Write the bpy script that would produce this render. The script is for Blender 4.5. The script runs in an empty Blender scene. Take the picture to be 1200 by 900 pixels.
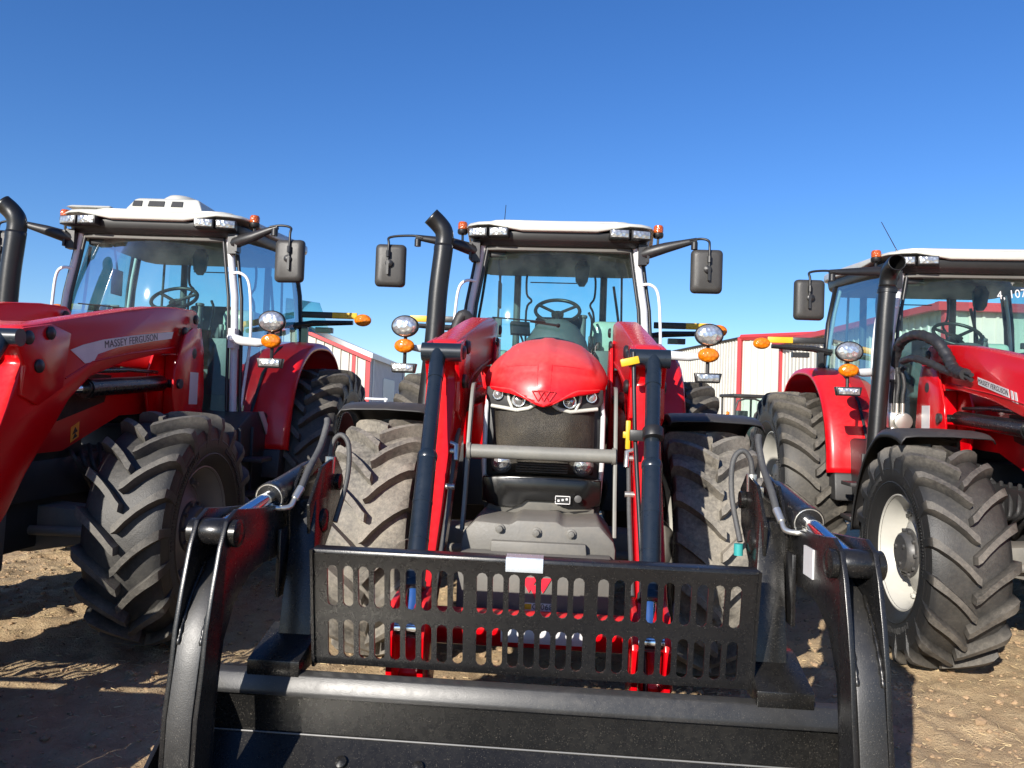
import bpy, bmesh, math, random
from mathutils import Vector, Matrix, noise
R = math.radians
random.seed(7)
scene = bpy.context.scene
COL = scene.collection

# ------------------------------------------------------------------ materials
def newmat(name):
    m = bpy.data.materials.new(name); m.use_nodes = True
    nt = m.node_tree; b = nt.nodes['Principled BSDF']
    return m, nt, b
def N(nt, t, **kw):
    n = nt.nodes.new(t)
    for k, v in kw.items():
        if k in n.inputs: n.inputs[k].default_value = v
        else: setattr(n, k, v)
    return n
def ramp(nt, src, p0, p1, c0=(0,0,0,1), c1=(1,1,1,1)):
    r = nt.nodes.new('ShaderNodeValToRGB')
    r.color_ramp.elements[0].position = p0; r.color_ramp.elements[1].position = p1
    r.color_ramp.elements[0].color = c0; r.color_ramp.elements[1].color = c1
    nt.links.new(src, r.inputs[0]); return r.outputs[0]
def noise_out(nt, scale, detail=4, rough=.6, coord='Object', out='Fac'):
    tc = nt.nodes.new('ShaderNodeTexCoord')
    n = N(nt, 'ShaderNodeTexNoise', Scale=scale, Detail=detail, Roughness=rough)
    nt.links.new(tc.outputs[coord], n.inputs['Vector']); return n.outputs[out]
def mixc(nt, fac, a, b):
    m = nt.nodes.new('ShaderNodeMix'); m.data_type = 'RGBA'
    for i, s in ((0, fac), (6, a), (7, b)):
        if hasattr(s, 'links') or isinstance(s, bpy.types.NodeSocket): nt.links.new(s, m.inputs[i])
        else: m.inputs[i].default_value = s if i == 0 else (*s, 1)
    return m.outputs[2]
def mathn(nt, op, a, b=None, clamp=False):
    m = nt.nodes.new('ShaderNodeMath'); m.operation = op; m.use_clamp = clamp
    for i, s in enumerate((a, b)):
        if s is None: continue
        if isinstance(s, bpy.types.NodeSocket): nt.links.new(s, m.inputs[i])
        else: m.inputs[i].default_value = s
    return m.outputs[0]
def bump(nt, b, h, strength=.3, dist=.01):
    n = N(nt, 'ShaderNodeBump', Strength=strength, Distance=dist)
    nt.links.new(h, n.inputs['Height']); nt.links.new(n.outputs[0], b.inputs['Normal'])
def up_factor(nt):
    g = nt.nodes.new('ShaderNodeNewGeometry'); s = nt.nodes.new('ShaderNodeSeparateXYZ')
    nt.links.new(g.outputs['Normal'], s.inputs[0]); return s.outputs[2]

def paint(name, col, rough=.3, dust=.0, dustcol=(.42, .33, .24), coat=0, metal=0, wear=.08, spec=.5, bmp=0, bscale=60, updust=0, speck=0):
    """base paint, tone varied by noise, thin dust lying in patches and (updust) on ledges"""
    m, nt, b = newmat(name)
    b.inputs['Specular IOR Level'].default_value = spec
    n1 = noise_out(nt, 3.0, 5); n2 = noise_out(nt, 38, 4, .7)
    c2 = tuple(min(1, c*(1+wear*3)+wear*.02) for c in col)
    base = mixc(nt, ramp(nt, n1, .35, .7), col, c2)
    f = mathn(nt, 'MULTIPLY', ramp(nt, n1, .4, .75), ramp(nt, n2, .35, .75))
    fac = mathn(nt, 'MULTIPLY', f, dust)
    if updust:
        u = mathn(nt, 'MULTIPLY', ramp(nt, up_factor(nt), .1, .95), updust)
        u = mathn(nt, 'MULTIPLY', u, mathn(nt, 'ADD', mathn(nt, 'MULTIPLY', ramp(nt, n2, .25, .8), .4), .6))
        fac = mathn(nt, 'ADD', fac, u, clamp=True)
    if speck:
        sp = ramp(nt, noise_out(nt, 330, 2, .5), .66, .72)
        fac = mathn(nt, 'ADD', fac, mathn(nt, 'MULTIPLY', sp, speck), clamp=True)
    cc = mixc(nt, fac, base, dustcol)
    nt.links.new(cc, b.inputs['Base Color'])
    rr = mathn(nt, 'ADD', mathn(nt, 'MULTIPLY', fac, .6), rough)
    rr = mathn(nt, 'ADD', rr, mathn(nt, 'MULTIPLY', ramp(nt, n2, .3, .8), .08), clamp=True)
    nt.links.new(rr, b.inputs['Roughness'])
    b.inputs['Metallic'].default_value = metal
    if coat:
        b.inputs['Coat Weight'].default_value = coat; b.inputs['Coat Roughness'].default_value = .08
    if bmp:
        bump(nt, b, noise_out(nt, bscale, 3), bmp, .004)
    return m

M = {}
M['red'] = paint('red_paint', (.54, .001, .005), .17, .01, coat=0, spec=.42, updust=.10, dustcol=(.62, .30, .28), wear=.02)
M['hood_red'] = paint('hood_red_paint', (.68, .002, .008), .32, .08, coat=.1, updust=.30, dustcol=(.62, .34, .28), wear=.02)
M['fender_red'] = paint('fender_red_paint', (.62, .001, .006), .30, .03, coat=.15, updust=.05, dustcol=(.60, .40, .36), wear=.02)
M['black_steel'] = paint('black_steel_paint', (.0065, .0065, .007), .25, .03, dustcol=(.16, .14, .12), bmp=.08, bscale=260, updust=.03, speck=.5)
M['worn_steel'] = paint('worn_black_steel', (.007, .0068, .0065), .24, .05, dustcol=(.16, .14, .11), bmp=.06, bscale=160, updust=.02, speck=.8, spec=.4)
M['plastic'] = paint('black_plastic', (.010, .010, .011), .38, .05, dustcol=(.16, .14, .12), bmp=.1, bscale=300, updust=.05)
M['fender_plastic'] = paint('fender_plastic', (.014, .014, .015), .40, .18, dustcol=(.24, .21, .17), updust=.14)
M['gloss_black'] = paint('gloss_black_panel', (.006, .006, .006), .16, .03, dustcol=(.15, .13, .1), updust=.03)
M['mirror_plastic'] = paint('mirror_plastic', (.035, .033, .03), .45, .1, dustcol=(.16, .14, .12), bmp=.2, bscale=260)
M['exhaust'] = paint('exhaust_black', (.008, .008, .008), .30, .05, dustcol=(.1, .09, .08), bmp=.1, bscale=200)
M['blue_steel'] = paint('dark_cylinder_paint', (.009, .014, .021), .26, .04, dustcol=(.2, .2, .2), coat=.15)
M['cast'] = paint('grey_cast_paint', (.115, .11, .098), .48, .30, dustcol=(.34, .29, .22), bmp=.2, bscale=80, updust=.2)
M['guard'] = paint('guard_grey', (.15, .147, .13), .45, .35, dustcol=(.33, .30, .25))
M['dark'] = paint('chassis_dark', (.02, .02, .021), .5, .25, dustcol=(.14, .12, .1))
M['pillar'] = paint('pillar_silver_paint', (.52, .53, .54), .32, .08, coat=.3)
M['white'] = paint('roof_white_paint', (.44, .435, .39), .35, .10, dustcol=(.5, .46, .38), coat=.2)
M['rail_white'] = paint('white_tube_paint', (.70, .72, .74), .3, .05)
M['arm_steel'] = paint('arm_steel_paint', (.012, .012, .012), .40, .06, dustcol=(.18, .16, .13), bmp=.15, bscale=240, updust=.05, speck=.7, spec=.7)
M['rail_steel'] = paint('worn_rail_steel', (.018, .018, .018), .33, .15, dustcol=(.2, .18, .15), bmp=.12, bscale=240, updust=.08, speck=.5, spec=.55)
M['rim'] = paint('rim_silver_paint', (.40, .39, .35), .36, .12, dustcol=(.3, .26, .2))
M['rim_dark'] = paint('rim_dark_paint', (.05, .05, .05), .4, .2)
M['rim_shade'] = paint('shaded_rim_weld_grey', (.13, .13, .128), .4, .15)  # left rims' shade put into the colour; also plain grey of the weld
M['rim_red'] = paint('rim_rust_red', (.20, .05, .04), .5, .5, dustcol=(.3, .2, .16))
M['chrome'] = paint('chrome_rod', (.75, .76, .78), .10, .02, metal=1)
M['zinc'] = paint('zinc_fitting', (.62, .60, .54), .28, .1, metal=.85)
M['hose'] = paint('hose_rubber', (.02, .02, .021), .5, .3, dustcol=(.12, .11, .1), bmp=.6, bscale=90)
M['hose_worn'] = paint('hose_dusty', (.05, .05, .05), .55, .4, dustcol=(.2, .19, .17), bmp=.5, bscale=120)
M['sleeve'] = paint('hose_sleeve', (.018, .018, .02), .42, .2, dustcol=(.12, .11, .1), bmp=1.0, bscale=28)
M['yellow'] = paint('yellow_plastic', (.58, .34, .008), .4, .1)
M['blue'] = paint('blue_cap_plastic', (.01, .05, .45), .35, .05)
M['decal'] = paint('decal_silver', (.56, .52, .52), .35, .05)
M['decal_dark'] = paint('decal_black', (.012, .012, .012), .4, 0)
M['sticker_white'] = paint('sticker_white', (.55, .54, .53), .35, .05)
M['sticker_orange'] = paint('sticker_orange', (.85, .30, .02), .4, .05)
M['foil'] = paint('foil_label', (.50, .53, .56), .22, .05, metal=.6)
M['logo_red'] = paint('logo_red', (.62, .01, .03), .4, .05)
M['logo_line'] = paint('hood_emblem_red', (.42, .002, .008), .35, .05)
M['grass_green'] = paint('dark_green_paint', (.02, .05, .045), .35, .1)
M['seat'] = paint('seat_fabric', (.05, .055, .06), .7, .1)
M['console'] = paint('console_plastic', (.07, .075, .08), .5, .1)
M['headliner'] = paint('headliner_tan', (.09, .085, .075), .6, .1)
M['bag'] = paint('clear_wrap_over_seat', (.35, .42, .36), .18, .1, bmp=1.0, bscale=9)

def rubber(name, r0, r1, dusty, tan=(.235, .205, .165), amount=1.0):
    m, nt, b = newmat(name)
    tc = nt.nodes.new('ShaderNodeTexCoord'); s = nt.nodes.new('ShaderNodeSeparateXYZ')
    nt.links.new(tc.outputs['Object'], s.inputs[0])
    rad = mathn(nt, 'SQRT', mathn(nt, 'ADD', mathn(nt, 'MULTIPLY', s.outputs[1], s.outputs[1]), mathn(nt, 'MULTIPLY', s.outputs[2], s.outputs[2])))
    n1 = noise_out(nt, 5, 6, .65); n2 = noise_out(nt, 45, 5, .7); n3 = noise_out(nt, 160, 3, .6)
    mr = N(nt, 'ShaderNodeMapRange'); mr.inputs[1].default_value = r0; mr.inputs[2].default_value = r1
    nt.links.new(rad, mr.inputs[0])
    f = mathn(nt, 'MULTIPLY', mr.outputs[0], mathn(nt, 'ADD', mathn(nt, 'MULTIPLY', ramp(nt, n1, .3, .7), .55), mathn(nt, 'MULTIPLY', ramp(nt, n2, .3, .75), .45)))
    f = mathn(nt, 'MULTIPLY', f, dusty)
    f = mathn(nt, 'ADD', f, mathn(nt, 'MULTIPLY', ramp(nt, n2, .55, .8), .06*amount), clamp=True)
    tanv = mixc(nt, ramp(nt, n3, .3, .7), tan, tuple(c*.7 for c in tan))
    c = mixc(nt, f, (.017, .017, .017), tanv)
    nt.links.new(c, b.inputs['Base Color'])
    nt.links.new(mathn(nt, 'ADD', mathn(nt, 'MULTIPLY', f, .35), .50, clamp=True), b.inputs['Roughness'])
    hh = mathn(nt, 'ADD', mathn(nt, 'MULTIPLY', n2, .6), mathn(nt, 'MULTIPLY', n3, .5))
    bump(nt, b, hh, .45, .006)
    return m
M['tyre_dusty'] = rubber('tyre_rubber_dusty', .56, .62, 1.4, (.31, .28, .23))
M['tyre_mid'] = rubber('tyre_rubber_used', .61, .67, .85, (.23, .205, .17))
M['tyre_dark'] = rubber('tyre_rubber_new', .61, .67, .85, (.23, .21, .175))
M['tyre_rear'] = rubber('tyre_rubber_rear', .79, .87, .95, (.23, .205, .165))

def glass(name, tint, gloss=.5, rough=.01, dirt=.06):
    m, nt, b = newmat(name); nt.nodes.remove(b)
    out = nt.nodes['Material Output']
    tr = N(nt, 'ShaderNodeBsdfTransparent'); tr.inputs[0].default_value = (*tint, 1)
    gl = N(nt, 'ShaderNodeBsdfGlossy', Roughness=rough)
    df = N(nt, 'ShaderNodeBsdfDiffuse'); df.inputs[0].default_value = (.5, .58, .54, 1)
    fr = N(nt, 'ShaderNodeFresnel', IOR=1.5)
    fm = mathn(nt, 'MULTIPLY', fr.outputs[0], gloss)
    mx = nt.nodes.new('ShaderNodeMixShader'); nt.links.new(fm, mx.inputs[0])
    nt.links.new(tr.outputs[0], mx.inputs[1]); nt.links.new(gl.outputs[0], mx.inputs[2])
    m2 = nt.nodes.new('ShaderNodeMixShader')
    nt.links.new(mathn(nt, 'MULTIPLY', ramp(nt, noise_out(nt, 6, 6, .7), .3, .8), dirt), m2.inputs[0])
    nt.links.new(mx.outputs[0], m2.inputs[1]); nt.links.new(df.outputs[0], m2.inputs[2])
    nt.links.new(m2.outputs[0], out.inputs[0]); return m
M['glass'] = glass('tinted_cab_glass', (.66, .90, .87), .7, .022, .05)
M['side_glass'] = glass('side_window_glass', (.50, .74, .72), .45, .02, .04)
M['rear_glass'] = glass('rear_window_glass', (.78, .95, .93), .5, .02, .04)
M['clear'] = glass('clear_lens', (.9, .92, .92), 1.6, .03, .02)

def lens(name, col, rough=.12, metal=.0, scale=34, strength=.5):
    m, nt, b = newmat(name)
    tc = nt.nodes.new('ShaderNodeTexCoord')
    v = N(nt, 'ShaderNodeTexVoronoi', Scale=scale); nt.links.new(tc.outputs['Object'], v.inputs['Vector'])
    c = mixc(nt, ramp(nt, v.outputs['Distance'], .1, .7), col, tuple(x*.62 for x in col))
    nt.links.new(c, b.inputs['Base Color']); b.inputs['Roughness'].default_value = rough
    b.inputs['Metallic'].default_value = metal; b.inputs['Coat Weight'].default_value = .6
    bump(nt, b, v.outputs['Distance'], strength, .008)
    return m
M['lamp'] = lens('lamp_reflector', (.78, .79, .78), .15, .75)
M['amber'] = lens('amber_lens', (.85, .22, .005), .15, 0, 45)
M['amber_dark'] = lens('amber_beacon', (.55, .10, .01), .15, 0, 80)
M['led'] = lens('led_reflector', (.62, .63, .62), .2, .7, 40)

def mesh_grille():
    m, nt, b = newmat('grille_mesh')
    tc = nt.nodes.new('ShaderNodeTexCoord')
    v = N(nt, 'ShaderNodeTexVoronoi', Scale=240.0); nt.links.new(tc.outputs['Object'], v.inputs['Vector'])
    d = ramp(nt, v.outputs['Distance'], .25, .5)
    dust = mathn(nt, 'MULTIPLY', ramp(nt, noise_out(nt, 7, 4, .6), .3, .65), 1)
    c1 = mixc(nt, dust, (.014, .012, .010), (.055, .045, .030))
    c = mixc(nt, d, (.008, .008, .007), c1)
    nt.links.new(c, b.inputs['Base Color']); b.inputs['Roughness'].default_value = .6
    bump(nt, b, v.outputs['Distance'], .6, .004); return m
M['mesh'] = mesh_grille()

def siding(name, col):
    m, nt, b = newmat(name)
    n = noise_out(nt, .8, 5, .7)
    c = mixc(nt, ramp(nt, n, .3, .8), col, tuple(x*.86 for x in col))
    nt.links.new(c, b.inputs['Base Color']); b.inputs['Roughness'].default_value = .45
    return m
M['siding'] = siding('white_metal_siding', (.52, .50, .44))
M['siding_shaded'] = siding('shaded_metal_siding', (.55, .58, .62))  # white siding with the side wall's blue-grey shade put into its colour
M['trim_red'] = siding('red_metal_trim', (.50, .045, .05))
M['roof_metal'] = siding('pale_roof_metal', (.70, .70, .68))
M['door_grey'] = siding('grey_door_metal', (.42, .46, .50))

def ground_mat():
    m, nt, b = newmat('dry_soil')
    n1 = noise_out(nt, .6, 6, .65); n2 = noise_out(nt, 9, 6, .7); n3 = noise_out(nt, 70, 5, .75)
    c = mixc(nt, ramp(nt, n1, .35, .7), (.42, .28, .155), (.52, .37, .205))
    c = mixc(nt, ramp(nt, n2, .35, .72), c, (.64, .48, .28))
    c = mixc(nt, ramp(nt, n3, .58, .76), c, (.16, .11, .065))
    nt.links.new(c, b.inputs['Base Color']); b.inputs['Roughness'].default_value = .95
    h = mathn(nt, 'ADD', n2, mathn(nt, 'MULTIPLY', n3, .8)); bump(nt, b, h, 1.0, .03); return m
M['soil'] = ground_mat()
M['clod'] = paint('clod_soil', (.30, .205, .12), .95, .5, dustcol=(.40, .29, .175), bmp=.8, bscale=60)
M['straw'] = paint('dry_straw', (.48, .37, .20), .8, .3, dustcol=(.3, .22, .12))

# ------------------------------------------------------------------ mesh builder
def frame(d):
    d = d.normalized(); u = Vector((0, 0, 1)) if abs(d.z) < .9 else Vector((1, 0, 0))
    x = u.cross(d).normalized(); return x, d.cross(x).normalized(), d
class MB:
    def __init__(s): s.v = []; s.f = []
    def add(s, vs, fs):
        o = len(s.v); s.v += [tuple(v) for v in vs]; s.f += [tuple(i+o for i in f) for f in fs]; return s
    def box(s, x0, x1, y0, y1, z0, z1, mat=None):
        vs = [Vector((x, y, z)) for x in (x0, x1) for y in (y0, y1) for z in (z0, z1)]
        if mat: vs = [mat @ v for v in vs]
        return s.add(vs, [(0,1,3,2),(4,6,7,5),(0,4,5,1),(2,3,7,6),(0,2,6,4),(1,5,7,3)])
    def obox(s, c, size, rot=(0,0,0)):
        from mathutils import Euler
        m = Matrix.Translation(c) @ Euler([R(a) for a in rot]).to_matrix().to_4x4()
        x, y, z = [a/2 for a in size]; return s.box(-x, x, -y, y, -z, z, m)
    def prism(s, pts, axis, a, b, fn=None):
        def P(p, q):
            v = {'x': (q, p[0], p[1]), 'y': (p[0], q, p[1]), 'z': (p[0], p[1], q)}[axis]
            return fn(*v) if fn else v
        n = len(pts); vs = [P(p, a) for p in pts]+[P(p, b) for p in pts]
        fs = [tuple(range(n))[::-1], tuple(range(n, 2*n))]+[(i, (i+1) % n, n+(i+1) % n, n+i) for i in range(n)]
        return s.add(vs, fs)
    def tube(s, path, r, n=12, caps=True, sx=1, closed=False):
        path = [Vector(p) for p in path]; k = len(path)
        rs = r if isinstance(r, (list, tuple)) else [r]*k
        X = None; rings = []
        for i, p in enumerate(path):
            if closed: d = path[(i+1) % k]-path[i-1]
            else: d = (path[min(i+1, k-1)]-path[max(i-1, 0)])
            d = d.normalized()
            if X is None: X, Y, _ = frame(d)
            else:
                X = (X-d*X.dot(d)).normalized(); Y = d.cross(X).normalized()
            rings.append([p+X*(math.cos(2*math.pi*j/n)*rs[i]*sx)+Y*(math.sin(2*math.pi*j/n)*rs[i]) for j in range(n)])
        vs = [v for rg in rings for v in rg]; fs = []
        for i in range(k if closed else k-1):
            for j in range(n):
                a = i*n; c = ((i+1) % k)*n; fs.append((a+j, a+(j+1) % n, c+(j+1) % n, c+j))
        if caps and not closed: fs += [tuple(range(n))[::-1], tuple(range((k-1)*n, k*n))]
        return s.add(vs, fs)
    def cyl(s, a, b, r, n=20): return s.tube([a, b], r, n)
    def lathe(s, prof, c, axis, n=24, sx=1, sy=1):
        X, Y, Z = frame(Vector(axis)); c = Vector(c); k = len(prof)
        vs = [c+Z*h+(X*math.cos(2*math.pi*j/n)*sx+Y*math.sin(2*math.pi*j/n)*sy)*r for (r, h) in prof for j in range(n)]
        fs = [(i*n+j, i*n+(j+1) % n, (i+1)*n+(j+1) % n, (i+1)*n+j) for i in range(k-1) for j in range(n)]
        if prof[0][0] > 1e-5: fs.append(tuple(range(n))[::-1])
        if prof[-1][0] > 1e-5: fs.append(tuple(range((k-1)*n, k*n)))
        return s.add(vs, fs)
    def grid(s, rows):
        k = len(rows); n = len(rows[0])
        return s.add([v for r in rows for v in r], [(i*n+j, i*n+j+1, (i+1)*n+j+1, (i+1)*n+j) for i in range(k-1) for j in range(n-1)])
    def loft(s, rings, caps=True):
        n = len(rings[0]); k = len(rings); vs = [v for r in rings for v in r]
        fs = [(i*n+j, i*n+(j+1) % n, (i+1)*n+(j+1) % n, (i+1)*n+j) for i in range(k-1) for j in range(n)]
        if caps: fs += [tuple(range(n))[::-1], tuple(range((k-1)*n, k*n))]
        return s.add(vs, fs)
    def split(s):
        par = list(range(len(s.v)))
        def find(a):
            while par[a] != a: par[a] = par[par[a]]; a = par[a]
            return a
        for f in s.f:
            for q in f[1:]: par[find(q)] = find(f[0])
        comp = {}
        for f in s.f: comp.setdefault(find(f[0]), []).append(f)
        bx = []
        for fs in comp.values():
            ids = {i for f in fs for i in f}; P = [s.v[i] for i in ids]
            bx.append(([min(p[k] for p in P)-.001 for k in range(3)], [max(p[k] for p in P)+.001 for k in range(3)], fs))
        merged = True
        while merged:
            merged = False
            for i in range(len(bx)):
                for j in range(i+1, len(bx)):
                    if all(bx[i][0][k] <= bx[j][1][k] and bx[j][0][k] <= bx[i][1][k] for k in range(3)):
                        bx[i] = ([min(bx[i][0][k], bx[j][0][k]) for k in range(3)], [max(bx[i][1][k], bx[j][1][k]) for k in range(3)], bx[i][2]+bx[j][2])
                        bx.pop(j); merged = True; break
                if merged: break
        out = []
        for _, _, fs in bx:
            m = MB(); ids = sorted({i for f in fs for i in f}); mp = {a: b for b, a in enumerate(ids)}
            m.v = [s.v[i] for i in ids]; m.f = [tuple(mp[i] for i in f) for f in fs]; out.append(m)
        return out
    def builds(s, *a, **k):
        return [m.build(*a, **k) for m in s.split()]
    def build(s, name, mat, parent=None, bevel=0, seg=2, smooth=35, loc=None, solid=0, sub=0):
        me = bpy.data.meshes.new(name); me.from_pydata(s.v, [], s.f)
        bm = bmesh.new(); bm.from_mesh(me)
        bmesh.ops.remove_doubles(bm, verts=bm.verts, dist=1e-5)
        bmesh.ops.recalc_face_normals(bm, faces=bm.faces)
        if bevel:
            es = [e for e in bm.edges if len(e.link_faces) == 2 and e.calc_face_angle(0) > R(28)]
            bmesh.ops.bevel(bm, geom=es, offset=bevel, segments=seg, affect='EDGES', profile=.5, clamp_overlap=True)
        bm.to_mesh(me); bm.free()
        me.shade_smooth(); me.set_sharp_from_angle(angle=R(smooth))
        me.materials.append(M[mat] if isinstance(mat, str) else mat)
        o = bpy.data.objects.new(name, me); COL.objects.link(o)
        if parent: o.parent = parent
        if loc: o.location = loc
        if solid:
            q = o.modifiers.new('thickness', 'SOLIDIFY'); q.thickness = solid; q.offset = 0
        if sub:
            q = o.modifiers.new('smooth', 'SUBSURF'); q.levels = sub; q.render_levels = sub
        return o

def empty(name, loc=(0,0,0), rz=0):
    o = bpy.data.objects.new(name, None); COL.objects.link(o); o.location = loc; o.rotation_euler = (0,0,rz)
    o.empty_display_size = .2; return o
def tag(o, label=None, cat=None, group=None, kind=None):
    if label: o['label'] = label
    if cat: o['category'] = cat
    if group: o['group'] = group
    if kind: o['kind'] = kind
    return o
def children(o): return [c for c in bpy.data.objects if c.parent == o]
def copy_tree(o, parent=None):
    c = o.copy(); COL.objects.link(c); c.parent = parent
    for ch in children(o): copy_tree(ch, c)
    return c
def text_obj(s, size, mat, name, parent, matrix, extrude=.0015, sx=1.0):
    cu = bpy.data.curves.new('t', 'FONT'); cu.body = s; cu.size = size; cu.extrude = extrude; cu.offset = 0; cu.space_character = 1.06; cu.align_x = 'CENTER'; cu.align_y = 'CENTER'
    t = bpy.data.objects.new('t', cu); COL.objects.link(t)
    bpy.context.view_layer.update()
    me = bpy.data.meshes.new_from_object(t); bpy.data.objects.remove(t); bpy.data.curves.remove(cu)
    me.transform(matrix @ Matrix.Diagonal((sx, 1, 1, 1))); me.materials.clear(); me.materials.append(M[mat])
    o = bpy.data.objects.new(name, me); COL.objects.link(o); o.parent = parent; return o
def basis(o, x, y):
    x = Vector(x).normalized(); y = Vector(y); z = x.cross(y).normalized(); y = z.cross(x)
    m = Matrix((x, y, z)).transposed().to_4x4(); m.translation = Vector(o); return m
def arc(c, r, a0, a1, n, plane='yz', x=0):
    out = []
    for i in range(n+1):
        a = R(a0+(a1-a0)*i/n); out.append((x, c[0]+r*math.cos(a), c[1]+r*math.sin(a)))
    return out
def bez(p, n=16):
    """Catmull-Rom through points"""
    p = [Vector(q) for q in p]; p = [2*p[0]-p[1]]+p+[2*p[-1]-p[-2]]; out = []
    for i in range(1, len(p)-2):
        for k in range(n):
            t = k/n
            out.append(.5*((2*p[i])+(-p[i-1]+p[i+1])*t+(2*p[i-1]-5*p[i]+4*p[i+1]-p[i+2])*t*t+(-p[i-1]+3*p[i]-3*p[i+1]+p[i+2])*t**3))
    out.append(p[-2]); return out

# ------------------------------------------------------------------ tyres and rims (axis along x, local origin at wheel centre)
def tyre(name, Ro, w, nlug, lugh, mat, parent, rimr, loc=None):
    m = MB(); hw = w/2; rc = Ro-lugh
    half = [(rimr-.01, hw*.72), (rimr+.012, hw*.80), (rimr+.03, hw*.84), (rimr+.10*Ro, hw*.97), ((rimr+rc)/2+.02, hw*1.0), (rc-.085*Ro, hw*.99), (rc-.045*Ro, hw*.955), (rc-.016*Ro, hw*.80), (rc-.004*Ro, hw*.45), (rc, 0)]
    prof = half + [(r, -u) for r, u in half[-2::-1]]
    n = 72
    rows = [[(u, r*math.cos(2*math.pi*j/n), r*math.sin(2*math.pi*j/n)) for j in range(n)] for r, u in prof]
    vs = [v for r in rows for v in r]; k = len(prof)
    m.add(vs, [(i*n+j, i*n+(j+1) % n, (i+1)*n+(j+1) % n, (i+1)*n+j) for i in range(k-1) for j in range(n)])
    for q in (.30, .62):   # moulded rings on the sidewall
        rr = rimr+(rc-rimr)*q
        for sg in (1, -1):
            m.tube([(sg*hw*(.965+.02*(q > .5)), rr*math.cos(2*math.pi*j/48), rr*math.sin(2*math.pi*j/48)) for j in range(48)], .006, 5, closed=True)
    rr = rimr+(rc-rimr)*.47; q = 0; rnd = random.Random(3)
    while q < 2*math.pi:
        wq = rnd.uniform(.006, .02); hq = rnd.choice((.012, .016, .016, .02))
        if math.sin(q*3) > -.35:
            for sg in (1, -1):
                P = []
                for u in (hw*.97, hw*1.012):
                    for dr, dq in ((-hq, -wq), (-hq, wq), (hq, wq), (hq, -wq)): P.append((sg*u, (rr+dr)*math.cos(q+dq*.6), (rr+dr)*math.sin(q+dq*.6)))
                m.add(P, [(0,1,2,3),(4,5,6,7),(0,1,5,4),(1,2,6,5),(2,3,7,6),(3,0,4,7)])
        q += wq*1.2+.022
    pitch = 2*math.pi/nlug
    # lug centre lines: (u fraction, angle lag, top radius, half thickness)
    S = [(-.045, .86, 0, .40), (.06, .78, 0, .46), (.26, .57, 0, .43), (.50, .36, .002, .41), (.74, .18, .005, .44), (.93, .05, .012, .50), (1.04, -.02, .032, .52), (1.075, -.04, .080, .46)]
    for sg in (1, -1):
        for i in range(nlug):
            a0 = i*pitch+(pitch/2 if sg < 0 else 0)
            rings = []
            for (uf, lag, drop, th) in S:
                u = sg*hw*uf*.985; ang = a0+lag*pitch*1.05
                top = Ro-drop*Ro/.69; base = rc-.03-drop*Ro/.69*1.15-(.03 if uf > 1.0 else 0)
                tt = th*.052*Ro/.69; bt = tt*1.45
                ring = []
                for (dr, dt) in ((base, bt), (top, tt), (top, -tt), (base, -bt)):
                    a = ang+dt/Ro
                    uu = u
                    if uf > .9 and dr == base: uu = u*.93
                    ring.append((uu, dr*math.sin(a), -dr*math.cos(a)))
                rings.append(ring)
            m.loft(rings)
    return m.build(name, mat, parent, bevel=0, smooth=32, loc=loc)

def rim(name, r, w, mat, parent, out=1, dish=.06):
    """outer side towards out*x"""
    m = MB(); hw = w/2*.76
    prof = [(r*1.045, hw), (r*1.05, hw-.012), (r*.98, hw-.02), (r*.965, hw-.05), (r*.90, hw-.075), (r*.885, -.02), (r*.93, -hw+.03), (r*1.04, -hw)]
    prof2 = [(r*1.045, hw), (r*.99, hw+.004), (r*.955, hw-.03), (r*.885, hw-.07), (r*.87, dish+.02)]
    disc = [(r*.87, dish+.02), (r*.84, dish), (r*.78, dish+.012), (r*.62, dish+.035), (r*.48, dish+.075), (r*.44, dish+.085), (r*.2, dish+.085)]
    def L(pr):
        n = 56; k = len(pr)
        m.add([(out*u, q*math.cos(2*math.pi*j/n), q*math.sin(2*math.pi*j/n)) for q, u in pr for j in range(n)],
              [(i*n+j, i*n+(j+1) % n, (i+1)*n+(j+1) % n, (i+1)*n+j) for i in range(k-1) for j in range(n)])
    L(prof); L(prof2); L(disc)
    for j in range(8):   # clamping lugs on the rim, with their bolts
        a = j*math.pi/4+.2
        for da in (-.035, .035):
            c = Vector((out*(dish+.02), r*.80*math.cos(a+da), r*.80*math.sin(a+da)))
            m.cyl(c, c+Vector((out*.03, 0, 0)), .011, 6)
        ang = Matrix.Rotation(a, 4, 'X')
        m.box(min(out*(dish+.0), out*(dish+.028)), max(out*(dish+.0), out*(dish+.028)), r*.74, r*.88, -.028, .028, ang)
    return m.build(name, mat, parent, smooth=40)

def wheel(parent, name, loc, Ro, w, rimr, nlug, lugh, out, tmat, rmat, dish):
    h = MB(); r = rimr
    h.lathe([(r*.42, dish+.084), (r*.42, dish+.10), (r*.36, dish+.105), (r*.335, dish+.135), (r*.30, dish+.145), (.0001, dish+.147)], (0,0,0), (out,0,0), 28)
    for j in range(10):
        a = j*math.pi/5; c = Vector((out*(dish+.083), r*.39*math.cos(a), r*.39*math.sin(a))); h.cyl(c, c+Vector((out*.035,0,0)), .012, 6)
    for j in range(3):
        a = j*2*math.pi/3+.4; c = Vector((out*(dish+.142), r*.2*math.cos(a), r*.2*math.sin(a))); h.cyl(c, c+Vector((out*.014,0,0)), .014, 6)
    hub = h.build(name, 'rim_dark', parent, loc=loc)
    tyre('tyre', Ro, w, nlug, lugh, tmat, hub, rimr)
    rim('rim', rimr, w, rmat, hub, out, dish)
    return hub

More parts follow.
